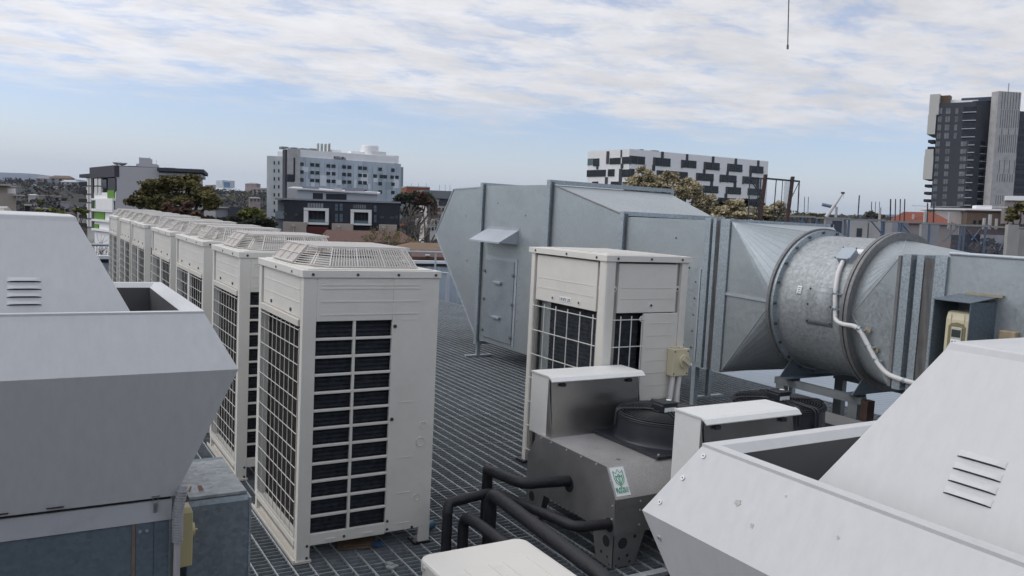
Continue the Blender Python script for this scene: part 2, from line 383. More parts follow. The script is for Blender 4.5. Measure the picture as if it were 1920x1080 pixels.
def make_unit(name, W, label, fans):
    t = thing(name, label, 'air conditioner', group='condensing units in the row')
    D, H = .83, 1.69
    nx = [.077, .296, .312, .534]
    m = MB()                                        # near side panel with its openings
    m.box(0, nx[0], 0, .022, .0, 1.645); m.box(nx[1], nx[2], .002, .022, .165, 1.398)
    m.box(nx[3], D, 0, .022, .105, 1.645); m.box(nx[0], nx[3], 0, .022, 1.398, 1.645); m.box(nx[0], nx[3], 0, .022, .098, .165)
    m.box(D-.075, D, 0, .022, 0, .105)
    for k in range(1, 12):
        z = .165+k*(1.398-.165)/12
        for a, b in ((nx[0], nx[1]), (nx[2], nx[3])): m.box(a, b, .002, .02, z-.0075, z+.0075)
    m.build('side_panel', CREAM, t, bevel=.0025)
    for z, a, b in ((1.605,.10,.70),(1.585,.10,.70),(1.51,.10,.70),(1.435,.10,.70)): MB().box(a, b, -.0025, .001, z-.004, z+.003).build('pressed_rib', CREAM, t)
    for z in (1.40, .90, .56, .34, .15): MB().box(.60, .69, -.002, .001, z-.003, z+.003).build('pressed_rib', CREAM, t)
    for x, z, r in ((.755,.75,.02),(.745,.645,.029),(.735,.30,.021)):
        k = MB()
        k.loft([[(x+q*cos(2*pi*i/24), yy, z+q*sin(2*pi*i/24)) for i in range(24)] for q, yy in ((r,0),(r,-.003),(r-.003,-.003),(r-.003,0))], cap=False)
        k.build('knockout', CREAM, t)
    m = MB()                                        # other cladding
    m.box(D-.02, D, .022, W-.022, .1, 1.645); m.box(0, D, W-.022, W, .1, 1.645)
    m.box(0, .05, W-.06, W-.022, 0, 1.645); m.box(D-.06, D, W-.06, W-.022, 0, .1)
    m.box(.022, D-.02, .03, W-.03, .10, .12)
    m.build('cabinet', CREAM, t)
    m = MB(); m.box(.0, .028, .022, .05, .0, 1.645); m.build('corner_post', CREAM, t, bevel=.004)
    B(.028, .04, .05, .095, .13, 1.645).build('dark_groove', mat('cream_recess', (.30,.29,.26), .5, var=.1), t)
    B(.012, .035, .095, W-.07, 1.405, 1.640).build('front_panel', CREAM, t, bevel=.003)
    m = MB(); m.box(.0095, .013, .11, W-.09, 1.565, 1.570); m.box(.0095, .013, .11, W-.09, 1.49, 1.495); m.build('panel_rib', CREAM, t)
    B(-.006, .035, .075, W-.06, 1.362, 1.402).build('panel_lip', CREAMD, t, bevel=.003)
    for yy in ((.28, .72) if W < 1.2 else (.3, .75, 1.2)):
        MB().cyl((.012, yy*W if W < 1.2 else yy, 1.435), (-1,0,0), .011, .007, 12).build('screw', SCREW, t)
    # coils
    m = MB(); m.box(.06, .075, .05, W-.06, .12, 1.37)
    yy = .055
    while yy < W-.06: m.box(.0585, .061, yy, yy+.004, .13, 1.36); yy += .03
    m.build('coil', COILB, t)
    m = MB(); m.box(.06, nx[3]+.02, .05, .065, .12, 1.40)
    z = .15
    while z < 1.4: m.box(.06, nx[3]+.02, .040, .052, z, z+.012); z += .0257
    m.build('side_coil', COIL, t)
    # wire guard over the left coil
    m = MB(); r = .0025
    secs = [(.075, W-.06)] if W < 1.2 else [(.075, W*.46), (W*.54, W-.06)]
    for a, b in secs:
        n = max(3, round((b-a)/.095))
        for k in range(n+1): yy = a+(b-a)*k/n; m.wire((.004, yy, .135), (.004, yy, 1.352), r)
        for k in range(13): z = .145+k*.0998; m.wire((-.001, a-.006, z), (-.001, b+.006, z), r)
    if W > 1.2: m.box(.0, .02, W*.47, W*.53, .12, 1.37)
    m.build('wire_guard', WIRE, t)
    m = MB(); m.box(-.004, .03, .05, W-.03, .088, .125); m.build('sill', CREAMD, t, bevel=.003)
    m = MB(); m.box(-.02, .085, -.012, W+.01, .004, .018); m.box(-.02, -.012, -.012, W+.01, .004, .03)
    m.box(.02, .03, .06, W-.05, .018, .034)
    m.build('base_rail', CREAMD, t)
    m = MB(); m.box(D-.10, D+.005, -.01, .10, .0, .014); m.build('foot_pad', BLACK, t)
    m = MB(); m.box(-.008, .085, -.014, .10, -.004, .004); m.build('foot_pad', BLACK, t)
    # lid
    m = MB(); m.box(-.010, D+.008, -.008, W+.008, 1.645, 1.688); m.box(.03, D-.03, .03, W-.03, 1.688, 1.694)
    m.build('top_cover', CREAM, t, bevel=.004)
    for x in (.05, .31, .56, .80): MB().cyl((x, -.007, 1.664), (0,-1,0), .0082, .005, 12).build('screw', SCREW, t)
    for yy in (.2, .55): MB().cyl((-.009, yy*W, 1.664), (-1,0,0), .0078, .005, 12).build('screw', SCREW, t)
    for x, z in ((.552,1.36),(.553,.80),(.548,.175),(.548,.125),(.71,.115),(.715,.04),(.06,.10),(.06,.03),(.28,.125)):
        MB().cyl((x, .001, z), (0,-1,0), .011 if z > .5 else .008, .005, 12).build('screw', SCREW, t)
    for x in (.17, .40): B(x, x+.055, -.004, .001, .118, .128).build('clip', WIRE, t)
    for k in range(fans):
        s = W/fans; cage(t, k*s+.10, (k+1)*s-.05)
    return t
u1 = make_unit('condensing_unit', 1.0, 'cream condensing unit with a single fan cage, nearest of the row by the grating walkway', 1)
X0 = 1.3307
u1.location = (X0, 4.5126, 0)
u2 = copy_tree(u1); u2.location = (X0, 6.0895, 0); u2['label'] = 'single fan cream condensing unit standing directly behind the nearest one of the row'
w1 = make_unit('condensing_unit', 1.5, 'wide twin fan cream condensing unit, third from the front of the row', 2)
w1.location = (X0, 7.4922, 0)
WL = ['wide twin fan cream condensing unit in the middle of the row, fourth from the front',
      'wide twin fan cream condensing unit, third from the far end of the row',
      'wide twin fan cream condensing unit, second from the far end of the row',
      'wide twin fan cream condensing unit at the far end of the row']
for yy, lb in zip((9.3709, 11.5742, 13.3045, 15.2677), WL):
    c = copy_tree(w1); c.location = (X0, yy, 0); c['label'] = lb
c = copy_tree(w1); c.location = (-.92, 12.6, 0); c['label'] = 'cream unit whose slatted fan cage just shows above the left ventilator cap'; del c['group']

# ------------------------------------------------------------------ square heat pump with its isolator
t = thing('heat_pump', 'squat square cream heat pump with rounded corner posts beside the long duct', 'heat pump', (3.59, 4.75, 0))
W, D, H = .79, 1.04, 1.80
def post(x, y, z0=0., z1=1.75):
    return MB().loft([[(x+.042*a, y+.042*b, z) for a, b in ((-1,-.5),(-.87,-.87),(-.5,-1),(1,-1),(1,1),(-1,1))] for z in (z0, z1)])
post(.042, .042).build('corner_post', CREAM, t, bevel=.004)
MB().loft([[(x, y, z) for x, y in ((W-.075,0),(W-.015,0),(W,.015),(W,.08),(W-.075,.08))] for z in (0, 1.75)]).build('corner_post', CREAM, t, bevel=.004)
MB().loft([[(x, y, z) for x, y in ((0,D-.07),(.05,D-.07),(.05,D),(.02,D),(0,D-.02))] for z in (0, 1.75)]).build('corner_post', CREAM, t, bevel=.004)
B(W-.06, W-.01, D-.06, D-.01, 0, 1.75).build('corner_post', CREAM, t)
B(.014, .04, .125, D-.085, 1.372, 1.735).build('front_panel', CREAM, t, bevel=.004)
m = MB(); m.box(.0115, .016, .16, D-.12, 1.555, 1.560); m.box(.0115, .016, .16, D-.12, 1.475, 1.48); m.build('panel_rib', CREAM, t)
B(.125, W-.11, .012, .04, 1.372, 1.735).build('upper_side_panel', CREAM, t, bevel=.004)
m = MB(); m.box(.15, W-.14, .0095, .014, 1.555, 1.56); m.box(.15, W-.14, .0095, .014, 1.475, 1.48); m.build('panel_rib', CREAM, t)
m = MB(); m.box(.03, .05, .08, .13, .1, 1.75); m.box(.08, .13, .03, .05, .1, 1.75); m.box(W-.115, W-.07, .03, .05, .1, 1.75); m.box(.03, .05, D-.09, D-.06, .1, 1.75)
m.box(.05, W-.03, D-.04, D-.02, .1, 1.75); m.box(W-.03, W-.01, .08, D-.06, .1, 1.75); m.box(.03, W-.03, .05, D-.03, 1.70, 1.74); m.box(.03, W-.03, .05, D-.03, .08, .11)
m.build('cabinet', mat('cream_recess', (.30,.29,.26), .5), t)
m = MB(); m.box(-.012, W+.012, -.012, D+.012, 1.75, 1.795)
m.box(.05, W-.05, .05, D-.05, 1.795, 1.80)
for k in range(7): m.box(.1, W-.1, .14+k*.12, .20+k*.12, 1.80, 1.804)
m.build('top_cover', CREAM, t, bevel=.006)
for x in (.09, .40, .70): MB().cyl((x, -.012, 1.772), (0,-1,0), .009, .005, 10).build('screw', SCREW, t)
for yy in (.11, .5, .95): MB().cyl((-.012, yy, 1.772), (-1,0,0), .009, .005, 10).build('screw', SCREW, t)
def dimple(c, ax):
    g = MB().cyl(c, ax, .022, .003, 20).build('screw_recess', WIRE, t)
    MB().cyl(Vector(c)+Vector(ax)*.003+Vector((0,0,-.004)), ax, .010, .002, 12).build('screw', SCREW, g)
for yy in (.34, .70): dimple((.014, yy, 1.415), (-1,0,0))
dimple((.44, .012, 1.43), (0,-1,0))
for x, z in ((.10,1.55),(W-.09,1.55),(W-.09,1.33),(.37,1.325),(.71,1.30)): dimple((x, .028 if x < .2 else .026, z), (0,-1,0))
dimple((.028, .10, 1.55), (-1,0,0))
m = MB(); m.box(.0105, .014, .445, .60, 1.398, 1.434); b = m.build('badge', LABEL, t, bevel=.001)
m = MB()
for k, (a, w_) in enumerate(((0,.012),(.016,.012),(.032,.013),(.048,.013),(.064,.013),(.080,.012),(.106,.012),(.121,.014),(.137,.008))):
    yy = .595-a
    m.box(.0096, .0112, yy-.003, yy, 1.404, 1.428); m.box(.0096, .0112, yy-w_*.8, yy, (1.404,1.422,1.413)[k % 3], (1.409,1.428,1.418)[k % 3])
    if k % 2: m.box(.0096, .0112, yy-w_*.8, yy-w_*.8+.003, 1.404, 1.428)
m.build('badge_print', INK, b)
m = MB(); m.box(.075, .09, .08, D-.24, .1, 1.38); m.box(.075, .378, .075, .09, .1, 1.38)
z = .12
while z < 1.36: m.box(.07, .078, .08, D-.24, z, z+.01); m.box(.07, .378, .069, .078, z, z+.01); z += .032
m.build('coil', COIL, t)
B(.07, .09, D-.235, D-.10, .1, 1.37).build('coil_end', GALV, t)
m = MB(); r = .0042
for k in range(6): yy = D-.085-k*.165; m.wire((.0, yy, .10), (.0, yy, 1.35), r)
for k in range(7): z = 1.325-k*.2; m.wire((-.005, .085, z), (-.005, D-.075, z), r)
m.build('wire_guard', WIRE, t)
m = MB()
for k in range(3): x = .155+k*.1; m.wire((x, 0, .1), (x, 0, 1.35), r)
for k in range(7): z = 1.325-k*.2; m.wire((.085, -.005, z), (.372, -.005, z), r)
m.build('wire_guard', WIRE, t)
B(.375, W-.078, .008, .03, .09, 1.366).build('lower_side_panel', CREAM, t, bevel=.004)
m = MB()
for k in range(12): m.box(.42, W-.13, .0055, .01, 1.29-k*.0945, 1.295-k*.0945)
m.build('panel_rib', CREAM, t)
m = MB(); m.box(-.03, .1, -.03, .1, .0, .02); m.box(-.03, .1, D-.1, D+.02, 0, .02); m.box(W-.1, W+.02, -.03, .1, 0, .02); m.build('foot_pad', BLACK, t)
iso = B(.625, .785, -.066, .006, .89, 1.10).build('isolator', BEIGEP, t, bevel=.006)
MB().cyl((.735, -.066, 1.005), (0,-1,0), .050, .016, 28).build('dial', BEIGEP, iso)
MB().cyl((.735, -.082, 1.005), (0,-1,0), .036, .006, 24).build('dial_face', mat('dial_grey', (.42,.40,.34), .5), iso)
MB().poly([(.735+a*.034+b*.007, -.088, 1.005-a*.024+b*.012) for a, b in ((-1,-1),(1,-1),(1,1),(-1,1))], (0,-.014,0)).build('handle', BEIGEP, iso)
for x, z in ((.638,1.08),(.768,1.08),(.638,.91),(.768,.91)): MB().cyl((x,-.066,z), (0,-1,0), .006, .003, 8).build('screw', SCREW, iso)
for x in (.655, .715): B(x-.02, x+.02, -.06, -.02, 1.10, 1.112).build('gland_plug', BEIGEP, iso)
MB().tube([(.655,-.04,.90),(.655,-.04,.86),(.64,-.04,.70),(.635,-.04,.02)], .019, bend=.05).build('conduit', CONDUIT, t)
MB().tube([(.72,-.04,.90),(.72,-.04,.86),(.705,-.04,.70),(.70,-.04,.02)], .019, bend=.05).build('conduit', CONDUIT, t)
m = MB(); m.box(.60, .735, -.066, -.058, .665, .685); m.box(.60, .735, -.03, .0, .665, .685); m.build('conduit_saddle', SCREW, t)

# ------------------------------------------------------------------ twin fan dry coolers
def fan_set(parent, cx, cy, z):
    s = MB(); w = .372
    s.box(cx-w, cx+w, cy-w, cy+w, z, z+.022)
    s.lathe((cx,cy,z), [(.352,.0215),(.345,.024),(.338,.034),(.333,.055),(.329,.09),(.327,.182),(.318,.182),(.315,.06)], 56)
    f = s.build('fan_shroud', BLACK, parent, bevel=.003)
    g = MB(); r = .0038
    for k in range(13):
        q = .075+k*.0197; zz = z+.203-.016*(q/.315)**4+(.006 if q < .12 else 0)
        ring = [(cx+q*cos(2*pi*i/40), cy+q*sin(2*pi*i/40), zz) for i in range(41)]
        g.tube(ring, r, n=4, cap=False)
    for zz, q in ((.190,.323),(.178,.332),(.166,.334)):
        g.tube([(cx+q*cos(2*pi*i/44), cy+q*sin(2*pi*i/44), z+zz) for i in range(45)], r, n=4, cap=False)
    for k in range(4):
        a = k*pi/2+.78+.35; c, s_ = cos(a), sin(a)
        for o in (-.012, .012):
            g.tube([(cx+c*.05-s_*o, cy+s_*.05+c*o, z+.214), (cx+c*.31-s_*o, cy+s_*.31+c*o, z+.207), (cx+c*.340-s_*o, cy+s_*.34+c*o, z+.190), (cx+c*.345-s_*o, cy+s_*.345+c*o, z+.09)], .0052, n=5, bend=.03)
    for k in range(16):
        a = k*pi/8; g.wire((cx+cos(a)*.07, cy+sin(a)*.07, z+.203), (cx+cos(a)*.313, cy+sin(a)*.313, z+.186), .0026)
    gg = g.build('fan_guard', BLACKW, f)
    b = MB()
    for k in range(5):
        a0 = k*2*pi/5
        b.poly([(cx+q*cos(a0+o), cy+q*sin(a0+o), z+.09+zz) for q, o, zz in ((.09,-.3,-.02),(.285,-.25,-.02),(.29,.45,.03),(.09,.45,.03))], (0,0,.004))
    b.cyl((cx,cy,z+.05), (0,0,1), .09, .11, 24); b.build('fan_blades', BLACK, f)
    mb = B(cx-.105, cx+.03, cy-.085, cy+.035, z+.202, z+.262).build('motor_box', BLACK, f, bevel=.012)
    B(cx-.10, cx+.025, cy-.092, cy+.042, z+.259, z+.274).build('box_lid', BLACK, f, bevel=.008)
    B(cx-.088, cx+.012, cy-.0868, cy-.0848, z+.212, z+.240).build('rating_label', LABEL, f)
    MB().cyl((cx+.0,cy-.02,z+.274), (0,0,1), .018, .002, 14).build('round_label', LABEL, f)
    cl = MB()
    for o in (-.016, .016): cl.tube([(cx+o, cy-.10, z+.210), (cx+o, cy-.325, z+.200), (cx+o, cy-.348, z+.175), (cx+o, cy-.348, z+.07)], .006, n=6, bend=.02)
    cl.tube([(cx-.016, cy-.348, z+.07),(cx-.012, cy-.348, z+.057),(cx+.012, cy-.348, z+.057),(cx+.016, cy-.348, z+.07)], .006, n=6)
    cl.box(cx-.011, cx+.011, cy-.349, cy-.332, z+.065, z+.085)
    cl.build('guard_clip', BLACK, f)
    wv = MB().tube([(cx-.05,cy-.02,z+.21),(cx-.10,cy,z+.215),(cx-.14,cy+.06,z+.21),(cx-.10,cy+.10,z+.20)], .008, n=6, bend=.04); wv.build('cable', BLACK, f)
    MB().cyl((cx-w+.03, cy-w+.03, z+.022), (0,0,1), .008, .006, 10).build('screw', SCREWL, f)
    return f
def cover_box(parent, x0, x1, y0, y1, z0, z1):
    """white header cover: overhanging lid, leaning stainless front"""
    m = MB(); m.box(x0, x0+.012, y0+.035, y1, z0, z1-.004); m.box(x1-.012, x1, y0+.035, y1, z0, z1-.004); m.box(x0+.012, x1-.012, y1-.012, y1, z0, z1-.004)
    b = m.build('cover_box', WHITEW, parent)
    l = MB(); l.box(x0-.006, x1+.006, y0+.03, y1+.004, z1-.004, z1+.006)
    l.loft([[(x, y0+.03, z1+.006),(x, y0+.03, z1-.004),(x, y0+.008, z1-.012),(x, y0-.016, z1-.030),(x, y0-.020, z1-.024),(x, y0+.004, z1-.002)] for x in (x0-.006, x1+.02)])
    fixn(l.build('lid', WHITEW, b))
    f = MB(); f.poly([(x0+.014, y0+.026, z1-.02),(x1-.012, y0+.026, z1-.02),(x1-.012, y0-.025, z0),(x0+.014, y0-.025, z0)], (0, .004, .002))
    f.build('front_panel', INOXM, b)
    for xx in (x0, x1-.004):
        f = MB(); f.poly([(xx, y0+.034, z1-.03),(xx, y0+.034, z0),(xx, y0-.04, z0)], (.004,0,0)); f.build('side_gusset', INOX, b)
    for x in (x0+.10, x1-.10): B(x-.02, x+.02, y0+.0, y0+.02, z1-.065, z1-.045).build('hook', INK, b)
    return b
def cooler(label, X0, L, Y0, Y1, top, sticker, fans):
    t = thing('dry_cooler', label, 'dry cooler', (X0, Y0, 0), 'twin fan dry coolers on the grating')
    D = Y1-Y0; bz = .205
    prof = [(0,bz),(0,.42),(.105,top),(D-.105,top),(D,.42),(D,bz)]
    m = MB(); m.smooth = False
    n = len(prof)
    m.add([(.0, a, z) for a, z in prof]+[(L, a, z) for a, z in prof], [(i, i+1, n+i+1, n+i) for i in range(n-1)]+[(5,0,n,n+5)])
    b = m.build('body', INOXS, t); fixn(b)
    for x in (-.004, L-.002): e = MB(); e.poly([(x, a, z) for a, z in prof], (.006,0,0)); fixn(e.build('end_plate', INOXD, t))
    lo = MB(); lo.poly([(.0, -.004, bz),(L, -.004, bz),(L, -.004, .36),(.0, -.004, .36)], (0,.004,0)); lo.poly([(.0,-.006,.365),(L,-.006,.365),(L,-.008,.424),(0,-.008,.424)], (0,.004,0)); lo.build('front_skirt', INOXD, t)
    for a, z in ((.02,.30),(.02,.38),(.05,.52),(.2,top-.01),(.36,top-.01),(.52,top-.01),(.70,top-.01),(.82,top-.01)):
        MB().cyl((-.004, a, z), (-1,0,0), .006, .005, 8).build('rivet', SCREWL, t)
    for x, z in ((.18,.395),(.18,.34),(.18,.25),(.7,.395)): MB().cyl((x, -.007, z), (0,-1,0), .007, .004, 8).build('rivet', SCREWL, t)
    for a, z, r in ((.475,.372,.052),(.043,.258,.042)):
        k = MB().cyl((-.0045, a, z), (-1,0,0), r, .002, 28); k.build('pipe_hole', DARKGAP, t)
    # folded feet with round holes
    for sx, sy in ((0,0),(L-.02,0),(0,D),(L-.02,D)):
        g = MB(); q = 1 if sy == 0 else -1; p = 1 if sx == 0 else -1; xx = sx if sx == 0 else L
        def plate(P, holes, nrm):
            g.poly(P, nrm)
        g.poly([(xx+.002*p, sy, bz+.01),(xx+.002*p, sy+q*.22, bz+.01),(xx+.002*p, sy+q*.16, .012),(xx+.002*p, sy, .012)], (.004*p,0,0))
        g.poly([(xx+.002*p, sy, bz+.01),(xx+p*.24, sy, bz+.01),(xx+p*.17, sy, .012),(xx+.002*p, sy, .012)], (0,.004*q,0))
        leg = fixn(g.build('leg', INOXD, t))
        h = MB()
        for a, z, r in ((.07,.15,.034),(.16,.18,.011),(.05,.06,.008),(.11,.07,.010),(.13,.03,.008),(.03,.02,.006)):
            h.cyl((xx+p*a, sy-q*.0005, z), (0,-q,0), r, .001, 20)
            if a < .13: h.cyl((xx+p*.0015, sy+q*a, z), (-p,0,0), r, .001, 20)
        h.build('cutout', DARKGAP, leg)
        b2 = MB(); b2.box(min(xx, xx+p*.2), max(xx, xx+p*.2), min(sy, sy+q*.2), max(sy, sy+q*.2), .003, .012); b2.build('base_plate', INOXD, leg)
    for cx in fans: fan_set(t, cx, .462, top)
    cover_box(t, *(((.025, .785) if sticker else (.05, .775))), D-.20, D+.045, top-.01, .99)
    MB().cyl((.16, .2, top), (0,0,1), .016, .0015, 16).build('plug', INOX, t)
    if sticker:
        o = Vector((.035, .088, top-.028)); ex = Vector((1,0,0)); ey = Vector((0, .105, top-.42)).normalized(); nz = ex.cross(ey)
        o = Vector((.012, .105, top))-ey*.182+nz*.0015
        M4 = frame4(o, ex, ey)
        s = MB(); s.poly([(0,0,0),(.105,0,0),(.105,.172,0),(0,.172,0)], (0,0,.001)); st = s.build('maker_sticker', LABEL, t, local=M4)
        text('BUFFALO\nTRIDENT', 'sticker_lettering', GREEN, st, .0225, M4 @ Matrix.Translation((.0525,.035,.0022)) , align='CENTER', bold=.0001)
        em = MB(); C = (.052, .10)
        def stroke(P, w=.0032, zz=.0022): em.tube([(C[0]+a, C[1]+b, zz) for a, b in P], w*.5, n=4, smooth=False)
        cup = [(-.034,.05),(-.034,.0),(-.026,-.022),(-.010,-.034),(.010,-.034),(.026,-.022),(.034,.0),(.034,.05)]
        stroke([(-.034,.05),(-.016,.034),(0,.058),(.016,.034),(.034,.05)]); stroke(cup, .004)
        stroke([(-.022,.022),(-.022,-.002),(-.012,-.02),(0,-.026),(.012,-.02),(.022,-.002),(.022,.022)], .005)
        stroke([(-.022,.022),(-.012,.012),(0,.03),(.012,.012),(.022,.022)], .005)
        stroke([(-.004,.02),(-.004,-.05)]); stroke([(.004,.02),(.004,-.05)])
        em.build('sticker_emblem', GREEN, st, local=M4)
    return t
cooler('stainless dry cooler with two black fans and a green lettered white sticker', 2.97, 2.62, 3.71, 4.69, .59, True, (.75, 1.84))
cooler('dry cooler seen by its white header box between the black fans and the white ventilator', 3.145, 2.2, 2.49, 3.46, .59, False, ())

# insulated pipes
def pipe(label, pts, r, b=.09):
    o = MB().tube(pts, r, n=16, bend=b, wrinkle=.028).build('insulated_pipe', FOAM)
    tag(o, label, 'pipe', 'black insulated pipes'); return o
pipe('black insulated pipe entering the upper hole of the stainless cooler end', [(2.99,4.185,.39),(2.62,4.185,.415),(2.575,4.53,.405),(2.60,4.585,.40),(2.60,4.60,-.3)], .035, .07)
pipe('black insulated pipe entering the lower hole of the stainless cooler end', [(2.99,3.753,.262),(2.72,3.753,.28),(2.58,4.30,.30),(2.53,4.41,.30),(2.19,4.32,.31),(2.175,4.30,.27),(2.175,4.30,-.3)], .031, .07)
pipe('thick black insulated pipe running forward past the small cream air conditioner', [(2.45,4.27,-.3),(2.45,4.27,.35),(2.44,4.1,.355),(2.385,3.05,.345),(2.37,2.82,.30),(2.36,2.6,.1)], .040, .08)
pipe('short black insulated pipe bending down behind the small cream air conditioner', [(2.27,4.27,-.3),(2.27,4.27,.235),(2.275,4.1,.245),(2.29,3.3,.235)], .033, .07)
# slotted channel beside the cooler foot
t = thing('strut_channel', 'slotted grey steel channel lying across the grating by the cooler foot', 'channel', (2.70, 3.42, .02))
m = MB(); m.box(0, .75, 0, .005, 0, .055); m.box(0, .75, 0, .05, .055, .06); m.box(0, .75, .045, .05, 0, .055); m.build('channel', GALVB, t)
m = MB()
for k in range(9): m.box(.05+k*.075, .085+k*.075, -.001, .0, .02, .036)
m.build('slot', DARKGAP, t)
# bits lying under and beside the nearest unit
m = MB(); m.poly([(0,0,0),(.24,-.05,0),(.26,.08,.012),(.05,.12,.0)], (0,0,.008)); m.poly([(.05,.02,.010),(.22,-.03,.012),(.24,.05,.022),(.06,.09,.02)], (0,0,.006))
o = m.build('flattened_carton', CARD, loc=(1.60, 4.60, .006)); tag(o, 'torn brown cardboard lying on the grating under the nearest unit', 'cardboard')
m = MB(); m.poly([(0,0,0),(.06,-.015,0),(.065,.02,.012),(.0,.028,.01)], (0,0,.002)); o = m.build('blue_wrapper', BLUE, loc=(1.80, 4.535, .022)); tag(o, 'blue scrap of packaging lying on the torn cardboard', 'packaging')
o = MB().tube([(2.20,4.66,.03),(2.27,4.70,.03)], .028, n=14).build('drain_pipe', mat('pipe_blue', (.05,.12,.17), .4)); tag(o, 'blue grey pipe stub beside the right foot of the nearest unit', 'pipe')
m = MB(); m.box(0,.06,0,.05,.002,.012); m.box(.02,.05,.03,.07,.012,.02); o = m.build('grating_clip', GALVB, loc=(1.44,4.17,0)); tag(o, 'pale metal clip left on the grating near the galvanised box', 'clip', 'grating clips')
o2 = o.copy(); COL.objects.link(o2); o2.location = (1.80, 4.22, 0); o2.rotation_euler.z = .5; o2['label'] = 'pale metal clip left on the grating in front of the nearest unit'

# ------------------------------------------------------------------ small outdoor unit in the foreground
t = thing('outdoor_unit', 'small cream air conditioner in the foreground with a rounded ribbed lid', 'air conditioner', (1.376, 2.02, 0))
W, D, H = .50, .955, .65
def rr(x0,x1,y0,y1,r,z,n=6):
    P = []
    for cx, cy, a in ((x1-r,y1-r,0),(x0+r,y1-r,pi/2),(x0+r,y0+r,pi),(x1-r,y0+r,1.5*pi)):
        for k in range(n+1): q = a+k*pi/2/n; P.append((cx+r*cos(q), cy+r*sin(q), z))
    return P
MB().loft([rr(.006,W-.006,.006,D-.006,.045,z) for z in (.06, H-.045)]).build('cabinet', CREAM, t)
MB().loft([rr(0,W,0,D,.05,H-.047),rr(0,W,0,D,.05,H-.012),rr(.004,W-.004,.004,D-.004,.047,H-.004),rr(.014,W-.014,.014,D-.014,.04,H)]).build('lid', CREAM, t)
m = MB()
for x in (.11, .22, .285, .40): m.box(x, x+.0035, .22, D-.20, H-.001, H+.0022)
m.tube([(.49,.44,H+.001),(.40,.44,H+.001),(.37,.41,H+.001),(.37,.1,H+.001)], .0022, n=4, bend=.03); m.build('lid_rib', CREAM, t)
for yy in (.885, .30): MB().cyl((0, yy, H-.028), (-1,0,0), .009, .006, 12).build('screw', SCREWL, t)
for yy in (.15, .8): B(.05, W-.05, yy-.03, yy+.03, 0, .06).build('foot', BLACK, t)

